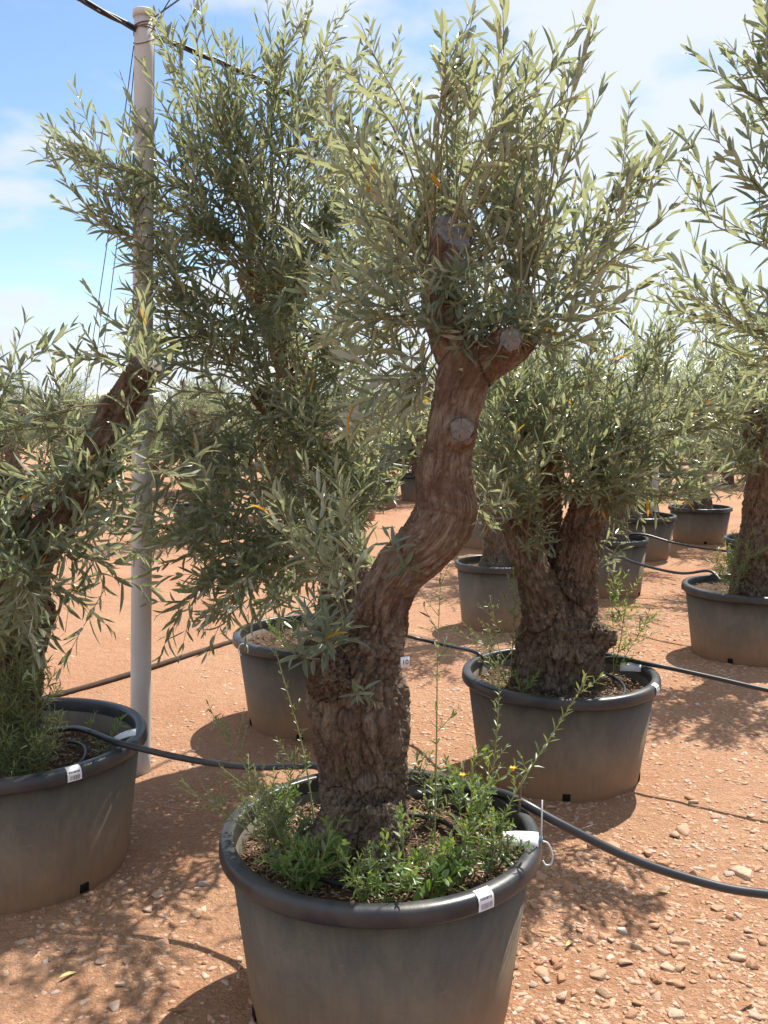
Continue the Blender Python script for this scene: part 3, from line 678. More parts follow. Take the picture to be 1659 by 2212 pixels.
tree('olive_tree', 'olive with a bent elbow trunk and sawn grey stump, in pot with the zip-tied tag', (PA['x'], PA['y'], .44),
     [A_main, A_l, A_r, A_r2, A_s, A_root, A_root2, A_knot],
     [((.44, 2.76, 2.28), (.36, .26, .38), 24, sA + sAr, dict(rise=.5)),
      ((.40, 2.78, 2.52), (.30, .22, .26), 13, sA + sAr, dict(rise=.7, dens=.55)),
      ((.30, 2.8, 2.78), (.22, .15, .12), 5, sA, dict(rise=.8, dens=.35, side=(.06, .16))),
      ((-.02, 2.78, 2.30), (.16, .2, .32), 11, sA, dict(rise=.6)), ((.22, 3.22, 2.42), (.36, .28, .34), 16, sA + sAr, dict(rise=.5)), ((-.10, 3.2, 2.62), (.25, .25, .25), 8, sA, dict(rise=.6, dens=.7)),
      ((.52, 2.80, 2.66), (.28, .15, .16), 9, sAr + sA, dict(rise=.8, dens=.22, side=(.05, .13), up=.12)), ((.15, 2.85, 2.80), (.3, .15, .10), 7, sA, dict(rise=.8, dens=.2, side=(.05, .12), up=.1)),
      ((-.08, 2.8, 2.75), (.10, .12, .10), 3, sA, dict(rise=.8, dens=.3, side=(.06, .15))),
      ((.72, 2.76, 2.20), (.14, .2, .26), 8, sAr, dict(rise=.35, dens=.7)),
      ((-.07, 2.72, 1.80), (.18, .14, .22), 13, [(.14, 2.6, 1.75), (.16, 2.56, 1.9), (.15, 2.6, 2.0)], dict(rise=.2)), ((-.12, 2.8, 2.1), (.2, .2, .25), 10, sA, dict(rise=.3)), ((-.17, 2.72, 1.34), (.12, .12, .18), 10, [(0, 2.62, 1.2), (-.1, 2.6, 1.1)], dict(rise=.3)),
      ((.50, 2.62, 1.98), (.18, .14, .10), 9, sAr, dict(rise=.2))],
     [((.19, 2.53, 2.0), .10, 32, .09, .062, (-.2, -1, .1)), ((.27, 2.54, 1.92), .09, 24, .08, .06, (.2, -1, .1)), ((.33, 2.56, 1.94), .07, 18, .07, .06, (.5, -.8, .2)), ((.15, 2.55, 2.04), .05, 8, .07, .065, (-.6, -.8, 0)),
      ((.42, 2.62, 1.93), .06, 12, .08, .06, (.8, -.3, -.1)), ((.10, 2.51, 1.62), .015, 2, .10, .085, (-1.6, -.8, .2)), ((.06, 2.50, 1.30), .012, 2, .09, .075, (.1, -1.5, .2)), ((.26, 2.56, 1.43), .03, 7, .09, .06, (1.2, -.3, .0)),
      ((-.17, 2.46, 1.05), .02, 5, .12, .088, (.4, -1.6, .6)), ((-.07, 2.43, .95), .012, 3, .07, .055, (.2, -1.5, -.2)), ((-.13, 2.58, 1.15), .03, 5, .1, .07, (-.8, -.5, .4))],
     1, .0048, .0095, 1.06, dmul=.42, nmul=.66, cuts=[((.188, 2.632, 2.198), (.34, -.72, .58), .048, .066), ((.331, 2.468, 1.893), (.12, -.97, .12), .028, .030), ((.209, 2.499, 1.657), (.12, -.98, .05), .029, .034)],
     prune=[((.08, 2.2, 2.11), (.28, 2.64, 2.32)), ((.16, 2.2, 1.58), (.27, 2.52, 1.74))])

# the tall olive behind it, whose crown fills the left half
B_main = rp([(-.235, 5.0, .35, .185), (-.229, 5.0, .47, .158), (-.214, 5.0, .764, .135), (-.23, 5.0, 1.097, .128), (-.309, 5.0, 1.399, .122), (-.409, 5.0, 1.673, .112), (-.505, 5.0, 1.992, .104), (-.624, 5.0, 2.283, .098), (-.707, 5.0, 2.44, .09)], 1, .9, .5, .4)
B_2 = rp([(-.583, 4.95, 2.182, .085), (-.491, 4.9, 2.342, .078), (-.437, 4.85, 2.46, .07)], .5, .5)
B_3 = rp([(-.345, 4.95, 1.526, .095), (-.513, 4.7, 1.675, .075), (-.602, 4.5, 1.788, .055)], .5, .5)
bt = [(-.70, 4.95, 2.4), (-.45, 4.85, 2.42), (-.6, 4.9, 2.25), (-.5, 4.9, 2.0)]; bm_ = [(-.6, 4.5, 1.78), (-.5, 4.7, 1.68), (-.42, 4.9, 1.7), (-.5, 4.9, 1.95)]; bl = [(-.23, 4.9, 1.1), (-.3, 4.9, 1.35), (-.22, 4.9, .95)]
tree('olive_tree', 'tall olive with a wide loose crown, growing from the pot with the ring tie', (PB['x'], PB['y'], .43), [B_main, B_2, B_3],
     [((-.92, 4.2, 2.66), (.54, .5, .56), 21, bt, dict(rise=.4)), ((-.85, 4.3, 3.16), (.42, .4, .28), 18, bt, dict(rise=.7, dens=.55, up=.15)),
      ((-1.05, 4.02, 2.72), (.36, .34, .46), 15, bt, dict(rise=.5)), ((-.35, 4.5, 2.75), (.46, .45, .5), 15, bt, dict(rise=.5)), ((.10, 4.0, 2.45), (.36, .34, .34), 15, bt, dict(rise=.4)), ((-.7, 4.3, 3.42), (.5, .3, .12), 12, bt, dict(rise=.8, dens=.2, side=(.05, .14), up=.15)), ((-1.1, 4.1, 2.9), (.3, .3, .3), 9, bt, dict(rise=.5, dens=.3, side=(.06, .18))), ((-.28, 4.55, 3.28), (.42, .35, .26), 18, bt, dict(rise=.8, dens=.5, up=.2)),
      ((-.58, 4.35, 2.10), (.50, .45, .36), 30, bt + bm_, {}), ((-1.15, 3.95, 2.05), (.28, .3, .35), 15, bm_, dict(dens=.55)),
      ((-.62, 4.2, 1.52), (.52, .45, .32), 32, bm_ + bl, dict(rise=.2)), ((-1.02, 3.75, 1.10), (.42, .3, .20), 22, bl + bm_[:2], dict(droop=.55, rise=.3)),
      ((-.55, 4.1, 1.02), (.3, .35, .18), 11, bl, dict(droop=.4, rise=.25)), ((-.68, 3.75, .92), (.30, .25, .10), 9, bl, dict(droop=.5, rise=.3)), ((-1.0, 3.95, 2.42), (.26, .3, .3), 9, bt + bm_, dict(dens=.8)), ((-.30, 4.55, 1.02), (.20, .18, .30), 20, bl, dict(rise=.2)),
      ((.04, 4.5, 2.1), (.30, .35, .45), 17, bt + bm_, {}), ((-.15, 4.3, 1.72), (.3, .35, .32), 22, bt + bm_ + bl, {}), ((-.22, 4.2, 1.28), (.24, .3, .22), 20, bl + bm_, dict(rise=.2)), ((-.3, 4.5, 2.9), (.6, .4, .5), 16, bt, dict(rise=.6, dens=.8)), ((-.02, 4.6, 1.55), (.22, .3, .25), 10, bm_ + bl, {})],
     [((-.5, 4.85, 2.0), .12, 14, .09, .065, (0, -1, 0)), ((-.3, 4.85, 1.3), .10, 10, .09, .065, (0, -1, 0)), ((-.62, 4.85, 2.3), .1, 12, .1, .06, (0, -1, .3))],
     2, .011, .014, .95, dmul=.34, nmul=.60, L0=.102, cuts=[((-.712, 4.99, 2.447), (-.3, -.2, .93), .08, .08), ((-.433, 4.845, 2.468), (.2, -.2, .95), .062, .062)])

# the olive in the pot before the pole
C_main = rp([(-1.379, 3.35, .26, .16), (-1.374, 3.35, .36, .118), (-1.382, 3.35, .55, .097), (-1.363, 3.35, .78, .10), (-1.329, 3.35, .99, .112), (-1.354, 3.35, 1.18, .10), (-1.396, 3.35, 1.384, .084), (-1.487, 3.35, 1.585, .07)], 1.1, 1, .6)
C_2 = rp([(-1.33, 3.32, 1.08, .083), (-1.215, 3.3, 1.255, .079), (-1.1, 3.3, 1.422, .073), (-.986, 3.3, 1.62, .068), (-.891, 3.3, 1.783, .062), (-.83, 3.3, 1.87, .058)], .6, .8)
C_3 = rp([(-1.31, 3.35, .94, .084), (-1.225, 3.28, .985, .058)], 1, .8)
ct = [(-1.48, 3.3, 1.55), (-1.4, 3.3, 1.4), (-1.35, 3.3, 1.2)]; cl_ = [(-1.1, 3.3, 1.42), (-1.2, 3.3, 1.26), (-.99, 3.3, 1.6), (-.9, 3.3, 1.75)]
tree('olive_tree', 'olive with one leaning sawn limb, in the pot standing before the pale pole', (PC['x'], PC['y'], .385), [C_main, C_2, C_3],
     [((-1.30, 3.15, 1.52), (.40, .35, .26), 20, ct + cl_, {}), ((-1.08, 3.0, 1.18), (.28, .25, .18), 13, cl_[:2] + ct[2:], dict(droop=.35)),
      ((-1.40, 3.2, 1.80), (.30, .25, .16), 9, ct + cl_, dict(dens=.6)), ((-.85, 3.15, 1.50), (.28, .25, .22), 10, cl_, dict(dens=.8)),
      ((-.85, 3.25, 1.92), (.18, .18, .12), 5, cl_[2:], dict(dens=.5)), ((-1.35, 3.0, 1.15), (.25, .2, .2), 9, ct, {})],
     [((-1.3, 3.2, 1.2), .08, 10, .1, .065, (.2, -1, 0)), ((-1.3, 3.25, .85), .05, 5, .1, .06, (.5, -1, .2))],
     3, .0085, .013, .95, cuts=[((-.826, 3.3, 1.876), (.55, -.3, .78), .052, .052)])

# the olive with three limbs
D_main = rp([(.825, 4.28, .30, .245), (.821, 4.28, .42, .215), (.828, 4.28, .60, .212), (.825, 4.28, .72, .175)], 1.1, 1.1)
D_l = rp([(.775, 4.24, .70, .13), (.70, 4.22, .934, .092), (.64, 4.22, 1.107, .078), (.60, 4.22, 1.235, .074), (.614, 4.22, 1.36, .06)], .9, .6, .5)
D_m = rp([(.834, 4.40, .70, .12), (.783, 4.42, 1.01, .078), (.785, 4.42, 1.28, .073), (.796, 4.42, 1.502, .06), (.749, 4.42, 1.677, .044)], .8, .5)
D_r = rp([(.874, 4.28, .68, .138), (.89, 4.28, .945, .108), (.918, 4.28, 1.142, .10), (.958, 4.28, 1.293, .085), (1.018, 4.28, 1.465, .077), (1.078, 4.28, 1.593, .072), (1.125, 4.28, 1.66, .066)], 1, .6, .5)
D_b = rp([(.93, 4.25, .64, .12), (1.00, 4.2, .68, .09), (1.02, 4.2, .72, .065)], 1, .9)
D_b2 = rp([(.89, 4.22, .55, .10), (.93, 4.09, .62, .068)], .6, .3)
D_b3 = rp([(.80, 4.20, .58, .10), (.79, 4.08, .64, .06)], .7, .5)
dt = [(1.02, 4.25, 1.46), (1.1, 4.25, 1.6), (.96, 4.25, 1.3)]; dl = [(.6, 4.2, 1.23), (.61, 4.2, 1.34), (.64, 4.2, 1.1)]; dm = [(.79, 4.4, 1.45), (.75, 4.4, 1.65)]
tree('olive_tree', 'stout olive with a gnarled base and three limbs, behind the stony ground', (PD['x'], PD['y'], .40), [D_main, D_l, D_m, D_r, D_b, D_b2, D_b3],
     [((.45, 4.1, 1.72), (.22, .3, .30), 11, dl + dm, {}), ((.84, 4.2, 1.80), (.42, .35, .30), 27, dm + dt + dl, {}), ((1.32, 4.2, 1.74), (.38, .35, .36), 24, dt, {}),
      ((.55, 4.0, 1.45), (.20, .28, .18), 12, dl, {}), ((1.22, 4.05, 1.36), (.28, .3, .18), 14, dt, dict(droop=.2)), ((1.05, 4.3, 2.05), (.4, .3, .18), 10, dm + dt, dict(rise=.7, dens=.6)),
      ((.95, 4.0, 1.45), (.3, .2, .16), 10, dt + dl, {})],
     [((.66, 4.12, 1.12), .04, 6, .10, .07, (.4, -1, 0)), ((1.0, 4.15, 1.3), .07, 12, .1, .065, (.3, -1, 0)), ((1.0, 4.18, 1.1), .05, 6, .12, .065, (.8, -.6, -.3)), ((1.08, 4.2, 1.58), .06, 12, .09, .06, (0, -1, 0))],
     4, .010, .015, 1.0, cuts=[((1.130, 4.270, 1.668), (.25, -.70, .66), .060, .062)])

E_main = rp([(2.648, 6.35, .36, .235), (2.607, 6.35, .607, .18), (2.592, 6.35, .931, .13), (2.605, 6.35, 1.22, .121), (2.567, 6.35, 1.505, .105), (2.491, 6.35, 1.788, .08)], 1, .7)
E_2 = rp([(2.598, 6.35, 1.1, .108), (2.758, 6.35, 1.474, .095), (2.869, 6.35, 1.788, .076)], .6, .6)
et = [(2.52, 6.3, 1.7), (2.57, 6.3, 1.45), (2.85, 6.3, 1.75)]
tree('olive_tree', 'olive with a thick pale trunk in the clean grey-black pot with drain holes', (PE['x'], PE['y'], .42), [E_main, E_2],
     [((2.3, 6.1, 1.75), (.5, .5, .4), 24, et, {}), ((2.6, 6.2, 2.15), (.55, .5, .36), 22, et, dict(rise=.5)), ((2.1, 5.95, 1.25), (.32, .3, .2), 10, et[1:2], dict(droop=.3)), ((2.9, 6.2, 1.8), (.4, .4, .4), 10, et, {})],
     [((2.55, 6.2, 1.5), .08, 8, .1, .07, (0, -1, 0))], 5, .014, .016, 1.0, singles=120)

F_main = rp([(2.12, 2.75, .36, .18), (2.10, 2.75, .6, .14), (2.14, 2.75, 1.0, .12), (2.08, 2.75, 1.4, .10), (1.95, 2.75, 1.75, .085), (1.86, 2.75, 1.95, .07)], 1, .6)
F_2 = rp([(2.10, 2.75, 1.3, .09), (2.22, 2.8, 1.65, .08), (2.28, 2.8, 1.95, .065)], .6, .6)
ft = [(1.90, 2.75, 1.85), (1.87, 2.75, 1.94)]
tree('olive_tree', 'olive reaching long leafy sprays over the stony ground from the end of the hose', (PF['x'], PF['y'], .43), [F_main, F_2],
     [((1.08, 2.75, 2.72), (.16, .2, .28), 9, ft, dict(rise=.35, dens=.6)), ((1.06, 2.75, 2.36), (.18, .2, .2), 9, ft, dict(rise=.25, dens=.6)), ((1.0, 2.85, 2.08), (.22, .2, .14), 9, ft, dict(rise=.15, dens=.5)),
      ((1.15, 2.9, 1.85), (.15, .2, .1), 4, ft, dict(rise=.1, dens=.4)), ((2.0, 2.8, 2.45), (.5, .45, .4), 26, ft + [(2.28, 2.8, 1.93)], dict(rise=.5, dens=.7))],
     [], 6, .014, .014, 1.0, singles=120)

# ------------------------------------------------------------------ olives further back
def back_tree(seed, h, spread):
    r = np.random.default_rng(seed); root = thing('olive_tree', (0, 0, .42), 'x', 'tree', 'olives in the rows behind'); org = np.array((0, 0, .42))
    main = rp([(0, 0, .34, .19), (.02, 0, .6, .15), (.05 * r.normal(), 0, .95, .12), (.12 * r.normal(), .05, h * .62, .09)], 1, .7)
    top = np.array(main[-1][:3]); paths = [main]; anch = []
    for k in range(3):
        a = k * 2.1 + r.random(); e = top + np.array((math.cos(a) * .3, math.sin(a) * .3, h * .2)); paths.append(rp([(*(top - (0, 0, .12)), .085), (*((top + e) / 2 + (0, 0, -.03)), .07), (*e, .055)], .6, .6)); anch += [tuple(e), tuple((e + top) / 2)]
    obj('trunk', trunk_mesh(paths, org, .022, seed, M['bark'], .014), root)
    lv = Leaves(); tw = []
    for _ in range(58):
        a = np.array(anch[int(r.integers(0, len(anch)))]); t = ellip(r, (0, 0, h * .70), (spread * 1.2, spread * 1.2, h * .34)); t[2] += .25 * r.random() ** 2
        branch(lv, tw, a, t, r, L0=.095, dens=.5, rise=.35, gap=.042)
    lv.cat(); obj('twigs', twig_mesh([(P, R, 3) for P, R, k in tw], 'twigs', M['twig'], org), root)['kind'] = 'stuff'
    obj('foliage', lv.mesh('foliage', M['leaf_bg'], org, True), root)['kind'] = 'stuff'; return root
PROTO = [back_tree(31, 2.15, .62), back_tree(32, 2.5, .75), back_tree(33, 1.95, .7)]
used = [False] * 3
BACK = [  # x, y, proto, scale, rot, pot height, pot radius, label of the tree, label of the pot
    (.90, 7.25, 0, .92, .4, .52, .34, 'olive rising behind the left limb of the three-limbed olive', 'brown dusty pot half hidden behind the three-limbed olive'),
    (2.12, 8.55, 2, 1.0, 1.5, .53, .34, 'olive between the three-limbed olive and the clean grey-black pot, hoses tied to it', 'tall narrow pot with two hoses running to the next pot'),
    (4.12, 12.0, 1, 1.0, 2.7, .46, .40, 'olive behind the two hoses in the small orange-stained pot', 'small orange-stained pot beyond the two hoses'),
    (-2.42, 12.3, 0, 1.0, 3.9, .45, .42, 'olive in the grey pot across the bare driving lane', 'plain grey pot standing across the bare driving lane'),
    (3.7, 8.7, 2, 1.05, 3.1, .5, .46, 'x', 'x'), (1.45, 9.9, 1, 1.0, .7, .5, .44, 'x', 'x'), (2.95, 10.7, 0, 1.1, 2.0, .5, .44, 'x', 'x'), (-.15, 16.2, 2, 1.1, 5.0, .5, .44, 'x', 'x'), (4.9, 11.0, 0, 1.1, 4.0, .5, .44, 'x', 'x'), (-1.5, 15.2, 1, 1.0, .4, .5, .44, 'x', 'x'), (1.9, 13.2, 1, 1.1, 1.2, .5, .44, 'x', 'x'),
    (5.6, 9.4, 1, 1.05, .9, .5, .46, 'x', 'x'), (3.3, 14.5, 0, 1.05, 5.1, .5, .44, 'x', 'x'), (1.3, 11.6, 1, .95, 4.2, .5, .42, 'x', 'x'), (6.6, 13.5, 2, 1.1, .2, .5, .44, 'x', 'x'),
    (-.5, 14.5, 2, 1.05, 1.1, .5, .44, 'x', 'x'), (-4.6, 13.2, 1, .85, 2.2, .5, .44, 'x', 'x'), (.7, 17.5, 1, 1.1, 3.3, .5, .44, 'x', 'x'), (-6.4, 16.0, 0, 1.0, .5, .5, .44, 'x', 'x'),
    (-3.2, 17.5, 2, 1.1, 2.9, .5, .44, 'x', 'x'), (5.2, 18.0, 0, 1.1, 5.7, .5, .44, 'x', 'x'), (8.6, 17.0, 1, 1.1, 1.9, .5, .44, 'x', 'x'), (2.6, 20.5, 2, 1.2, 4.6, .5, .44, 'x', 'x')]
for x, y, k, s, rz, ph, pr, lt, lp in BACK:
    t = PROTO[k] if not used[k] else copy_tree(PROTO[k]); used[k] = True
    t.location = (x, y, ph - .08); t.rotation_euler.z = rz; t.scale = (s, s, s)
    g = None
    if lt == 'x': lt, g = 'potted olive in the far rows across the yard', 'olives in the far rows'; lp = 'dusty pot in the far rows across the yard'
    t['label'] = lt
    if g: t['group'] = g
    p = make_pot(x, y, ph, pr, lp, 'pots in the far rows' if g else 'black nursery pots', holes=(-95, -35) if not g else ())
    soil_in(x, y, ph, pr, .07, 'mulch around the ' + lt if not g else 'mulch in the pots of the far rows', 120, 50 + k)

# distant trees along the edge of the yard
def far_tree(seed):
    r = np.random.default_rng(seed); root = thing('distant_tree', (0, 0, 0), 'hazy green tree along the far edge of the yard', 'tree', 'trees along the far edge of the yard')
    b = MB(); P = catmull([(0, 0, -.1), (.1, 0, .7), (0, .1, 1.5), (.1, 0, 2.4)], 4); b.tube(P, np.linspace(.16, .05, len(P)), 8)
    for k in range(6):
        a = r.uniform(0, 6.28); b.tube(bez(np.array((0, 0, .9 + .15 * k)), np.array((math.cos(a) * .3, math.sin(a) * .3, 1.3)), np.array((math.cos(a) * .8, math.sin(a) * .8, 1.8)), np.array((math.cos(a), math.sin(a), 2.2)), 6), np.linspace(.06, .015, 6), 5)
    obj('trunk', b.mesh('trunk', M['bark'], True), root)
    lv = Leaves(); n = 5200; cl = [(unit(r.normal(size=3)) * np.array((1.1, 1.1, .95)) * r.uniform(.3, 1) + np.array((0, 0, 1.35)), r.uniform(.3, .6)) for _ in range(26)]
    idx = r.integers(0, 26, n); P = np.array([cl[i][0] for i in idx]) + unit(r.normal(size=(n, 3))) * (np.array([cl[i][1] for i in idx]) * r.random(n) ** .5)[:, None]; P[:, 2] = np.maximum(P[:, 2], .15)
    A = unit(r.normal(size=(n, 3)) + UP * .5); N = unit(np.cross(A, r.normal(size=(n, 3)))); tint = np.stack([r.random(n), np.zeros(n), r.random(n) ** 2, np.ones(n)], -1)
    lv.add(P, A, N, r.uniform(.10, .2, n), r.uniform(.035, .06, n), tint); lv.cat()
    obj('crown', lv.mesh('crown', M['far_leaf'], np.zeros(3), True), root)['kind'] = 'stuff'; return root
FP = [far_tree(61), far_tree(62)]
r = np.random.default_rng(8); k = 0
for x in np.arange(-16, 17, 1.0):
    t = FP[k] if k < 2 else copy_tree(FP[k % 2]); k += 1
    t.location = (x + r.uniform(-.6, .6), (20 if k % 2 else 26) + r.uniform(-2, 3), 0); t.rotation_euler.z = r.uniform(0, 6.28); s = r.uniform(.8, 1.12); t.scale = (s * 1.15, s * 1.15, s)

# ------------------------------------------------------------------ weeds in the pots
def weed(label, base, stems, mat, L0, wr=.26, gap=.016, seed=0, cat='weed', singles=True, side=(.03, .09), sdens=1.0, flowers=(), young=.5, group=None, name='weed', b0=60):
    r = np.random.default_rng(seed); org = np.array(base, float); root = thing(name, base, label, cat, group); lv = Leaves(); tw = []
    for pts in stems:
        P = catmull(np.vstack([base, *[np.array(q) for q in pts]]), 6); ln = np.linalg.norm(np.diff(P, axis=0), axis=1).sum()
        tw.append((P, np.linspace(.0012 + .0025 * ln, .0009, len(P)), 5)); leafy(lv, P, r, L0, wr, gap, .15, 0, b0, 30, young)
        T = unit(np.gradient(P, axis=0))
        for _ in range(int(ln / .05 * sdens)):
            i = int(r.uniform(.2, .9) * len(P)); sd = unit(T[i] * .6 + perp(T[i], r) * .8 + UP * .2); l2 = r.uniform(*side)
            Q = P[i] + np.linspace(0, 1, 5)[:, None] * sd * l2 + (np.linspace(0, 1, 5) ** 2)[:, None] * UP * l2 * .15
            tw.append((Q, np.linspace(.0011, .0007, 5), 4)); leafy(lv, Q, r, L0 * .9, wr, gap, .2, 0, b0, 30, young)
    lv.cat(); b = MB()
    for P, R, k_ in tw: b.tube(P - org, R, k_, True)
    obj('stem', b.mesh('stem', M['stem'], True), root)
    if singles:
        s = size_in_view(lv); m = np.zeros(len(s), bool); m[np.argsort(-s)[:90]] = True
        leaf_objects(lv.sub(m), mat, root, org, r)
        if (~m).any(): obj('foliage', lv.sub(~m).mesh('foliage', mat, org), root)['kind'] = 'stuff'
    else: obj('foliage', lv.mesh('foliage', mat, org), root)['kind'] = 'stuff'
    for c in flowers:
        b = MB(); c = np.array(c) - org
        for q in range(6):
            a = q * 1.047; d = np.array((math.cos(a), math.sin(a), .7)); s_ = np.array((-math.sin(a), math.cos(a), 0))
            b.add([c, c + d * .006 + s_ * .004, c + d * .011, c + d * .006 - s_ * .004], [(0, 1, 2, 3)])
        b.tube(np.array([c - (0, 0, .004), c + (0, 0, .005)]), (.003, .0035), 8)
        obj('flower', b.mesh('flower', M['petal']), root)
    return root
zA = .45
weed('tall single thin stem standing upright beside the bent olive trunk', (.145, 2.56, zA), [[(.150, 2.56, .75), (.152, 2.57, 1.0), (.160, 2.57, 1.26)]], M['wiry'], .036, .22, .045, 1, side=(.06, .16), sdens=.55)
weed('leggy shoot leaning out over the rim beside the white tag', (.30, 2.52, zA), [[(.36, 2.50, .62), (.42, 2.48, .74), (.50, 2.47, .88), (.555, 2.46, .985)]], M['wiry'], .036, .24, .022, 2, side=(.05, .09), sdens=.4)
weed('upright bushy sprig behind the leggy leaning shoot', (.30, 2.66, zA), [[(.33, 2.68, .66), (.345, 2.7, .86), (.34, 2.7, .98)]], M['wiry'], .026, .22, .018, 3, side=(.03, .08))
weed('yellow-flowered weed with thin branching stems near the white tag', (.23, 2.44, zA), [[(.25, 2.44, .58), (.29, 2.43, .68), (.345, 2.42, .735)], [(.24, 2.46, .62), (.25, 2.47, .78)], [(.21, 2.45, .60), (.215, 2.45, .70)]], M['weed'], .040, .28, .024, 4, side=(.03, .08), flowers=[(.350, 2.42, .740), (.216, 2.45, .708)], young=.8)
weed('fresh green privet-like sprout in front of the bent olive trunk', (.06, 2.30, zA), [[(.05, 2.30, .58), (.045, 2.31, .70)], [(.09, 2.29, .54), (.12, 2.28, .60)], [(.02, 2.29, .54), (.0, 2.28, .60)]], M['weed'], .032, .32, .016, 5, side=(.03, .07), young=.6)
weed('low clump of rounded bright leaves in front of the trunk', (.12, 2.27, zA), [[(.13, 2.26, .50), (.14, 2.25, .55)], [(.16, 2.27, .50), (.19, 2.27, .54)], [(.10, 2.25, .49), (.09, 2.23, .52)], [(.14, 2.29, .52), (.16, 2.31, .58)]], M['weed'], .052, .42, .022, 6, side=(.03, .05), sdens=.6, young=.7)
weed('small pale-tipped sprout at the foot of the pale root', (-.06, 2.24, zA), [[(-.08, 2.24, .53), (-.11, 2.25, .60)], [(-.04, 2.22, .51), (-.03, 2.22, .55)]], M['weed'], .028, .32, .015, 7, side=(.03, .06), young=.8)
weed('dark leafy clump between the black drip ring and the rim', (-.20, 2.32, zA), [[(-.21, 2.30, .54)], [(-.17, 2.27, .53), (-.16, 2.25, .56)], [(-.26, 2.30, .52), (-.29, 2.28, .56)], [(-.23, 2.36, .56)], [(-.15, 2.33, .55), (-.14, 2.31, .60)]], M['weed'], .040, .34, .014, 8, side=(.03, .08), young=.1, sdens=1.6)
weed('wispy grey-green weed spilling over the rim towards the pale pole', (-.24, 2.42, zA), [[(-.32, 2.44, .62), (-.40, 2.46, .76), (-.47, 2.48, .86)], [(-.36, 2.38, .58), (-.45, 2.36, .66), (-.53, 2.34, .72)], [(-.30, 2.40, .60), (-.34, 2.40, .72)]], M['wiry'], .026, .24, .020, 9, side=(.04, .12), sdens=1.6)
weed('long bare twig leaning from the pot past the back pot', (-.20, 2.62, zA), [[(-.24, 2.66, .70), (-.30, 2.68, .92), (-.355, 2.70, 1.12)]], M['wiry'], .018, .30, .022, 10, side=(.02, .07), sdens=.6)
weed('feathery straw-green weed along the rim of the bent olive pot', (-.32, 2.56, zA), [[(-.36, 2.56, .56), (-.39, 2.56, .64)], [(-.31, 2.52, .56), (-.33, 2.49, .66)], [(-.28, 2.60, .60), (-.27, 2.62, .70)], [(-.36, 2.50, .54), (-.42, 2.46, .58)]], M['wiry'], .024, .2, .012, 11, side=(.04, .10), sdens=2.0)
weed('dark sprig of narrow leaves under the white tag', (.34, 2.44, zA), [[(.36, 2.42, .50), (.385, 2.41, .535)], [(.33, 2.42, .50), (.34, 2.40, .55)], [(.31, 2.46, .52)]], M['wiry'], .036, .26, .014, 12, side=(.02, .05), young=.05)
weed('dark tangle of old stems behind the bent olive trunk', (.14, 2.68, zA), [[(.12, 2.68, .58), (.10, 2.69, .66)], [(.17, 2.68, .56), (.20, 2.68, .64)], [(.22, 2.72, .55), (.26, 2.73, .60)], [(.14, 2.72, .60)]], M['wiry'], .034, .26, .016, 13, side=(.03, .08), sdens=1.5, young=.1)
weed('thin seedling beside the drip ring at the rear of the pot', (-.10, 2.76, zA), [[(-.13, 2.78, .60), (-.16, 2.80, .70)]], M['wiry'], .026, .26, .016, 14, side=(.03, .07))
weed('spreading pale-green sprig at the near rim of the bent olive pot', (.0, 2.24, zA), [[(.01, 2.22, .52), (.03, 2.21, .57)], [(-.03, 2.22, .50), (-.06, 2.20, .54)], [(.05, 2.23, .51), (.08, 2.22, .56)]], M['weed'], .030, .30, .013, 31, side=(.03, .07), sdens=1.8, young=.7)
weed('leafy sprout rising beside the yellow-flowered weed', (.20, 2.34, zA), [[(.21, 2.33, .54), (.22, 2.33, .63)], [(.23, 2.34, .52), (.27, 2.33, .58)], [(.18, 2.32, .52), (.17, 2.31, .58)]], M['weed'], .034, .28, .014, 32, side=(.03, .08), sdens=1.6, young=.6)
weed('grey-green carpet weed by the drip ring on the pole side', (-.26, 2.50, zA), [[(-.28, 2.48, .52), (-.31, 2.46, .56)], [(-.23, 2.48, .52), (-.22, 2.46, .58)], [(-.30, 2.54, .52), (-.35, 2.55, .57)], [(-.26, 2.40, .50), (-.29, 2.37, .54)]], M['wiry'], .028, .26, .012, 33, side=(.03, .08), sdens=2.4)
rw = np.random.default_rng(88)
for k in range(9):
    a = math.radians((-150, -125, -100, -60, -30, -5, 20, 150, 175)[k]); q = rw.uniform(.24, .34); bx, by = PA['x'] + q * math.cos(a), PA['y'] + q * math.sin(a)
    weed('small mixed weed sprouting from the mulch of the bent olive pot', (bx, by, zA), [[(bx + rw.normal() * .02, by + rw.normal() * .02, .51), (bx + rw.normal() * .045, by + rw.normal() * .045, .54 + rw.uniform(0, .06))] for _ in range(3)], M[('wiry', 'weed')[k % 2]], .028, .27, .014, 120 + k, side=(.03, .07), sdens=1.8, young=.4, group='small weeds carpeting the bent olive pot')
# other pots
weed('tall fine-leaved weed climbing the olive trunk before the pale pole', (-1.27, 3.16, .40), [[(-1.28, 3.15, .70), (-1.27, 3.14, .98)], [(-1.34, 3.12, .66), (-1.36, 3.12, .88)], [(-1.22, 3.14, .62), (-1.21, 3.13, .82)], [(-1.40, 3.1, .60), (-1.42, 3.08, .80)], [(-1.31, 3.10, .55), (-1.30, 3.06, .74)]], M['wiry'], .060, .09, .011, 15, side=(.05, .14), sdens=2.2)
weed('dense feathery weed at the foot of the olive before the pole', (-1.24, 3.10, .40), [[(-1.22, 3.08, .52), (-1.20, 3.06, .60)], [(-1.28, 3.05, .52), (-1.30, 3.02, .62)], [(-1.34, 3.04, .50), (-1.36, 3.0, .58)], [(-1.18, 3.1, .5), (-1.15, 3.08, .56)]], M['wiry'], .045, .10, .010, 16, side=(.04, .12), sdens=3)
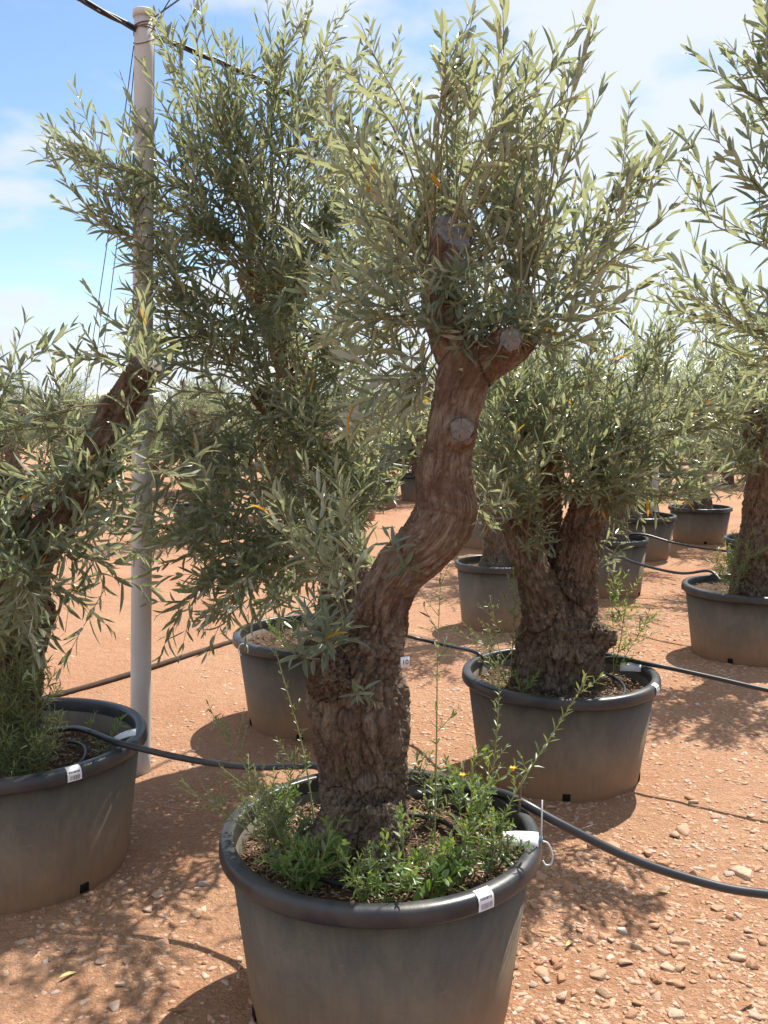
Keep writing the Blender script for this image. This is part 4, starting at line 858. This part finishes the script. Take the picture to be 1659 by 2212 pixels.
weed('slim shoot with paired leaves hanging over the tag on the pot before the pole', (-1.06, 3.38, .40), [[(-1.01, 3.36, .50), (-.97, 3.34, .585)], [(-1.09, 3.36, .50), (-1.11, 3.36, .56)]], M['weed'], .045, .28, .026, 17, side=(.03, .06), sdens=.4)
weed('spindly weed leaning out beside the three-limbed olive', (.58, 4.22, .42), [[(.53, 4.2, .62), (.50, 4.18, .82)], [(.60, 4.2, .65), (.60, 4.19, .86), (.59, 4.18, 1.0)], [(.50, 4.16, .58), (.40, 4.12, .72)]], M['wiry'], .030, .26, .026, 18, side=(.05, .16), sdens=1.4)
weed('pale bushy weed on the far side of the three-limbed olive', (1.12, 4.40, .42), [[(1.16, 4.42, .64), (1.18, 4.42, .84)], [(1.22, 4.40, .60), (1.30, 4.4, .72)], [(1.12, 4.44, .66), (1.10, 4.45, .9)]], M['weed'], .036, .28, .024, 19, side=(.05, .14), sdens=1.6, young=.7)
weed('low green weed on the mulch of the three-limbed olive', (.62, 4.05, .42), [[(.60, 4.02, .50), (.58, 4.0, .56)], [(.66, 4.03, .5), (.68, 4.0, .54)]], M['weed'], .032, .3, .018, 20, side=(.03, .07))
weed('green seedlings in the pot with the ring tie', (-.52, 4.78, .44), [[(-.54, 4.76, .54), (-.55, 4.75, .62)], [(-.48, 4.76, .54), (-.46, 4.74, .60)], [(-.58, 4.8, .55), (-.62, 4.8, .60)]], M['weed'], .03, .3, .016, 21, side=(.03, .09), sdens=2)
weed('blue-green feathery weed in the clean grey-black pot', (2.36, 6.2, .44), [[(2.36, 6.18, .66), (2.38, 6.17, .84)], [(2.30, 6.2, .6), (2.24, 6.2, .74)], [(2.42, 6.18, .62), (2.46, 6.16, .74)]], M['wiry'], .05, .12, .014, 22, side=(.05, .15), sdens=2)

# ------------------------------------------------------------------ irrigation hoses
def hose(label, pts, rad=.0115, mat='hose', name='irrigation_hose', cat='hose', k=10, group=None):
    b = MB(); P = catmull(np.array(pts, float), 10); org = P[0].copy(); b.tube(P - org, rad, k)
    o = obj(name, b.mesh(name, M[mat], True), None, org); return tag(o, label, cat, group)
hose('black hose drooping from the zip-tied pot over the stony ground', [(.10, 2.86, .475), (.24, 2.86, .50), (.36, 2.76, .528), (.425, 2.672, .530), (.52, 2.63, .49), (.70, 2.60, .408), (.86, 2.58, .355), (1.05, 2.56, .315), (1.25, 2.58, .30), (1.5, 2.63, .36), (1.70, 2.70, .50), (1.82, 2.72, .50)], .0135)
hose('black hose slung between the pot before the pole and the bent olive pot', [(-1.30, 3.53, .455), (-1.16, 3.42, .50), (-.985, 3.235, .522), (-.905, 3.185, .520), (-.67, 3.14, .485), (-.466, 3.09, .480), (-.30, 3.02, .51), (-.215, 2.955, .532), (-.16, 2.88, .50), (-.12, 2.80, .46)])
hose('black hose leaving the three-limbed olive pot away from the bent olive', [(1.0, 4.50, .44), (1.127, 4.47, .49), (1.255, 4.305, .506), (1.36, 4.24, .500), (1.53, 4.13, .485), (1.75, 3.96, .47), (2.2, 3.6, .46), (2.6, 3.2, .50)], .011)
hose('black hose slung from the ring-tied pot to the three-limbed olive pot', [(-.20, 4.75, .45), (-.05, 4.78, .50), (.065, 4.86, .512), (.20, 4.92, .47), (.34, 4.80, .465), (.46, 4.53, .502), (.50, 4.50, .46)], .010)
hose('black hose between the tall narrow pot and the clean grey-black pot', [(1.80, 8.25, .46), (1.85, 7.95, .545), (2.0, 7.4, .49), (2.25, 6.98, .47), (2.43, 6.84, .51), (2.48, 6.72, .46)], .011)
hose('upper black hose running on from the tall narrow pot', [(2.10, 8.75, .48), (2.40, 8.65, .545), (2.70, 8.5, .48), (3.0, 8.2, .46), (3.8, 7.4, .48), (4.4, 6.9, .5)], .011)
hose('dirt-covered pipe lying along the edge of the driving lane', [(-2.6, 4.7, .012), (-2.002, 5.332, .012), (-1.66, 5.78, .016), (-1.329, 6.343, .012), (-1.065, 6.735, .014), (-.70, 7.256, .012), (-.2, 7.9, .012)], .019, 'edging', 'irrigation_pipe', 'pipe', 9)
def ring(label, c, R, z, a0, a1, rad=.0075):
    a = np.radians(np.linspace(a0, a1, 14)); hose(label, [(c[0] + R * math.cos(q) * 1.0, c[1] + R * math.sin(q) * .95, z + .008 * math.sin(q * 3)) for q in a], rad, name='drip_ring', k=8)
ring('black drip ring curled around the bent olive trunk', (-.01, 2.53), .245, .465, -255, 88)
ring('black drip ring around the base of the three-limbed olive', (.83, 4.22), .29, .43, -170, 40)
ring('black drip ring in the pot before the pole', (-1.36, 3.32), .24, .415, -110, 60)

# tags and ties
def card(name, label, c, u, v, w, h, th=.0012, bend=.01):
    u = unit(np.array(u, float)); v = np.array(v, float); v = unit(v - u * (u @ v)); n = np.cross(u, v); V = []; m = 6
    for s_ in (-1, 1):
        for i in range(m):
            x = (i / (m - 1) - .5); z = bend * (1 - 4 * x * x) + s_ * th / 2
            for y in (-.5, .5): V.append(u * x * w * (1) + v * y * h + n * z)
    Q = []
    for i in range(m - 1):
        a = i * 2; Q += [(a, a + 2, a + 3, a + 1), (a + 12, a + 13, a + 15, a + 14), (a, a + 12, a + 14, a + 2), (a + 1, a + 3, a + 15, a + 13)]
    Q += [(0, 1, 13, 12), (10, 22, 23, 11)]
    o = obj(name, mesh(name, V, [np.array(Q)], M['paper'], False), None, tuple(c)); return tag(o, label, 'tag')
card('plastic_tag', 'white plastic tag lying inside the rim of the bent olive pot', (.380, 2.465, .520), (1, -.16, .05), (.25, 1, .5), .10, .05, bend=.003)
tt = thing('zip_tie', (.437, 2.455, .52), 'white zip tie looped through the rim of the bent olive pot, its end upright', 'zip tie')
b = MB(); b.box((0, 0, .06), (.0022, .0010, .058), np.eye(3)); obj('tail', b.mesh('tail', M['tie']), tt)
b = MB(); b.box((-.001, -.001, .004), (.0045, .0045, .008)); obj('head', b.mesh('head', M['tie_blue']), tt)
b = MB(); b.tube(catmull([(0, 0, .0), (.018, -.004, -.006), (.030, -.008, -.035), (.026, -.010, -.062), (.012, -.008, -.066), (.004, -.002, -.056)], 6), .0026, 8); obj('strap', b.mesh('strap', M['tie'], True), tt)
card('plastic_tag', 'white tag lying inside the rim of the pot before the pole', (-.955, 3.30, .515), (1, .1, .35), (-.2, 1, .3), .085, .04, bend=.006)
card('plastic_tag', 'white tag hanging under the hose of the three-limbed olive pot', (1.19, 4.36, .475), (1, -.5, .1), (.2, .4, .6), .10, .045, bend=.004)
def c_ring(label, c, R, nrm):
    n = unit(np.array(nrm, float)); u = unit(np.cross(n, UP)); v = np.cross(n, u); a = np.radians(np.linspace(-200, 70, 16))
    hose(label, [np.array(c) + R * (math.cos(q) * u + math.sin(q) * v) for q in a], .0035, 'tie', 'zip_tie', 'zip tie', 8)
c_ring('white ring tie hanging on the rim of the pot behind the bent trunk', (-.73, 4.70, .470), .032, (-.6, -1, .1))
pt = card('paper_tag', 'small paper tag numbered 10 on the edge of the bent olive trunk', (.058, 2.492, 1.018), (1, .35, .05), (0, -.1, 1), .026, .032, bend=.001)
fc = bpy.data.curves.new('lettering', 'FONT'); fc.body = '10'; fc.size = .02; fc.align_x = 'CENTER'; fc.align_y = 'CENTER'; fc.extrude = .0003
fo = bpy.data.objects.new('tmp', fc); C.objects.link(fo); fm = bpy.data.meshes.new_from_object(fo.evaluated_get(bpy.context.evaluated_depsgraph_get())); bpy.data.objects.remove(fo)
fm.materials.clear(); fm.materials.append(M['ink']); fm.name = 'lettering'
lo = obj('lettering', fm, pt); u = unit(np.array((1, .35, .05))); v = unit(np.array((0, -.1, 1)) - u * (u @ np.array((0, -.1, 1)))); n = np.cross(u, v)
mm = np.eye(4); mm[:3, 0] = u; mm[:3, 1] = v; mm[:3, 2] = n; mm[:3, 3] = n * .0026; lo.matrix_basis = Matrix(mm.tolist())
hose('pale string hanging from the bent olive pot rim to the ground', [(.452, 2.70, .50), (.55, 2.95, .34), (.70, 3.30, .15), (.88, 3.66, .012)], .0008, 'string', 'string', 'string', 5)
hose('thin wooden stake pushed into the bent olive pot beside the hose', [(.405, 2.66, .42), (.407, 2.662, .60)], .004, 'rust', 'stake', 'stake', 6)

# ------------------------------------------------------------------ pole and wires
def pole(label, base, top, rad, wraps=True, lab_group=None):
    base = np.array(base, float); top = np.array(top, float); t = thing('utility_pole', tuple(base), label, 'pole', lab_group); d = top - base
    P = np.linspace(-.03, 1, 20)[:, None] * d; b = MB(); b.tube(P, rad * np.linspace(1.04, .96, 20), 28); obj('shaft', b.mesh('shaft', M['pole'], True), t)
    b = MB(); h = np.linalg.norm(d); dh = d / h; b.tube(np.array([d - dh * .022, d - dh * .004, d + dh * .006, d + dh * .012]), np.array([1.10, 1.12, 1.08, .9]) * rad, 28); obj('cap', b.mesh('cap', M['pole'], True), t)
    if wraps:
        for z, tl, w in ((.055, .012, .0026), (.068, -.006, .0026), (.082, .020, .002), (.115, -.03, .002)):
            a = np.linspace(0, 2 * math.pi, 26); c = d - dh * z
            b = MB(); b.tube(np.column_stack([c[0] + rad * 1.03 * np.cos(a), c[1] + rad * 1.03 * np.sin(a), c[2] + tl * np.sin(a + z * 30)]), w, 6, False); obj('wire_wrap', b.mesh('wire_wrap', M['rust'], True), t)
    return t
pole('pale upright pole with wires wound round its top, behind the leaning olive limb', (-1.161, 4.25, 0), (-1.056, 4.30, 3.448), .046)
pole('distant pale pole between the small orange-stained pot and the tall narrow pot', (3.27, 11.16, 0), (3.24, 11.16, 2.45), .055, False)
def cable(label, pts, rad, strands=1, mat='wire', name='cable'):
    P = catmull(np.array(pts, float), 14); org = P[0].copy(); b = MB(); n = len(P)
    if strands == 1: b.tube(P - org, rad, 7)
    else:
        T, N, B = frames(P); s = np.concatenate([[0], np.cumsum(np.linalg.norm(np.diff(P, axis=0), axis=1))])
        for q in range(strands):
            a = s * 9 + q * 2 * math.pi / strands; b.tube(P - org + rad * (np.cos(a)[:, None] * N + np.sin(a)[:, None] * B), rad * .75, 6)
    return tag(obj(name, b.mesh(name, M[mat], True), None, org), label, 'cable')
cable('thick twisted cable slung from the wound pole top to the distant pole', [(-3.2, .7, 3.50), (-1.9, 2.85, 3.43), (-1.12, 4.22, 3.372), (-1.0, 4.34, 3.36), (-.70, 4.80, 3.372), (-.40, 5.27, 3.365), (.32, 6.45, 3.30), (1.6, 8.5, 2.95), (3.24, 11.15, 2.40)], .008, 3)
cable('thin wire running from the wound pole top up over the olives', [(-1.01, 4.26, 3.41), (-.61, 3.5, 3.27), (.2, 1.9, 3.05), (1.2, -.1, 2.9)], .0035)
cable('second thin wire crossing from the wound pole top', [(-1.02, 4.27, 3.36), (-.93, 4.2, 3.45), (-.5, 3.9, 3.85)], .0025)
cable('slack guy wire dropping from the pole top towards the yard edge', [(-1.09, 4.28, 3.32), (-1.38, 4.9, 2.55), (-1.95, 6.0, 1.2), (-2.46, 7.0, .0)], .0022)
cable('parallel guy wire beside the slack one at the pole', [(-1.10, 4.27, 3.30), (-1.44, 4.9, 2.5), (-2.05, 6.0, 1.15), (-2.60, 7.0, .0)], .0022)
cable('thin overhead wire leaving the distant pole', [(3.24, 11.1, 2.42), (4.4, 10.6, 2.95), (7.0, 9.4, 3.7), (10, 8, 3.9)], .0028)

# ------------------------------------------------------------------ stones, gravel, litter
r = np.random.default_rng(77); placed = 0
cand = sorted([c for c in CAND if pots_clear(c[0], c[1], .02)], key=lambda c: -c[2] / c[1])
spots = [(x, y, w, k) for x, y, w, k in BIG] + [(x, y, w, int(r.integers(0, len(SM)))) for x, y, w in cand[:300 - len(BIG)]]
for x, y, w, k in spots:
    o = bpy.data.objects.new('stone', SM[k]); C.objects.link(o); o.parent = ground
    zz = gz(np.array([x]), np.array([y]))[0]
    o.location = (x, y, zz + w * .03); o.rotation_euler = (r.normal() * .18, r.normal() * .18, r.uniform(0, 6.28)); o.scale = (w, w, w)
# the small gravel: one mesh
n = 190000; y = 1.95 + 7.0 * r.random(n) ** 1.5; x = r.uniform(-.47, .49, n) * (y + .3)
dn = noise3(np.column_stack([x * 1.4, y * 1.4, np.full(n, 3.3)])); dn2 = noise3(np.column_stack([x * 5, y * 5, np.full(n, 9.3)]))
keep = (r.random(n) < np.clip(np.interp(x, (-1.0, .0, .5), (.04, .16, .72)) + .7 * dn + .6 * dn2, .04, 1)) & ~(smooth_zone(x, y) & (r.random(n) < .88))
for a, c, R_ in POTS_XY: keep &= (x - a) ** 2 + (y - c) ** 2 > (R_ * .80) ** 2
x, y = x[keep], y[keep]; n = len(x)
sz = (.0018 + .0115 * r.random(n) ** 5.5) * np.clip(.75 + .09 * y, .9, 1.35)
V0 = np.array([(-1, -1, -.6), (1, -.8, -.6), (.9, 1, -.6), (-.8, .9, -.6), (-.6, -.7, .6), (.7, -.5, .7), (.5, .7, .5), (-.7, .6, .6)], float)
V = V0[None] * r.uniform(.30, 1.35, (n, 8, 3)); V[:, :, 2] *= r.uniform(.35, .8, n)[:, None]; V[:, :, 0] *= r.uniform(.9, 2.0, n)[:, None]
a = r.uniform(0, 6.28, n); ca, sa = np.cos(a)[:, None], np.sin(a)[:, None]
W = np.stack([V[:, :, 0] * ca - V[:, :, 1] * sa, V[:, :, 0] * sa + V[:, :, 1] * ca, V[:, :, 2]], -1) * sz[:, None, None]
W += np.stack([x, y, gz(x, y) - sz * .05], -1)[:, None]
BQ = np.array([(0, 3, 2, 1), (4, 5, 6, 7), (0, 1, 5, 4), (2, 3, 7, 6), (0, 4, 7, 3), (1, 2, 6, 5)])
gm = mesh('gravel', W.reshape(-1, 3), [(BQ[None] + (np.arange(n) * 8)[:, None, None]).reshape(-1, 4)], M['stone'], False, {'tint': np.repeat(np.clip(r.beta(1.3, 2.6, n), 0, .95), 8)[:, None] * np.ones((1, 4))})
tag(obj('gravel', gm), 'small reddish gravel scattered over the bare earth', 'gravel', kind='stuff')
print('gravel', n)
# dry leaves blown onto the earth
for k, (x, y, rz, m, lb) in enumerate([(-.98, 2.62, .9, 'dry_leaf', 'dry yellow leaf lying near the foot of the pot before the pole'), (-.45, 2.82, .5, 'dry_leaf', 'pale dry leaf on the shaded earth between two pots'), (-.40, 2.58, .3, 'dry_leaf', 'curled straw leaf on the shaded earth beside the bent olive pot'),
    (.58, 2.78, 1.0, 'dry_leaf', 'thin curled straw-coloured leaf beside the gravel shadow'), (.96, 3.12, .1, 'dry_leaf', 'straw blade lying under the drooping hose'), (1.02, 2.48, .5, 'dry_brown', 'dry brown twig leaf on the bare patch of earth'), (-.62, 2.46, .4, 'dry_brown', 'brown dry sprig on the shaded earth'), (1.92, 4.75, -.3, 'dry_brown', 'dry brown leaf near the hose of the three-limbed olive')]):
    V, Q, T = leaf_template(.5, .2, .3); V = V * np.array((.07, .014, .05)); V2 = np.vstack([V, V - np.array((0, 0, .0008))]); nq = len(V)
    o = obj('fallen_leaf', mesh('fallen_leaf', V2, [np.vstack([Q, Q[:, ::-1] + nq]), np.vstack([T, T[:, ::-1] + nq])], M[m], True), None, (x, y, gz(np.array([x]), np.array([y]))[0] + .014)); o.rotation_euler = (.2, .05, rz)
    tag(o, lb, 'leaf', 'dry leaves on the ground')
print('objects', len(bpy.data.objects))
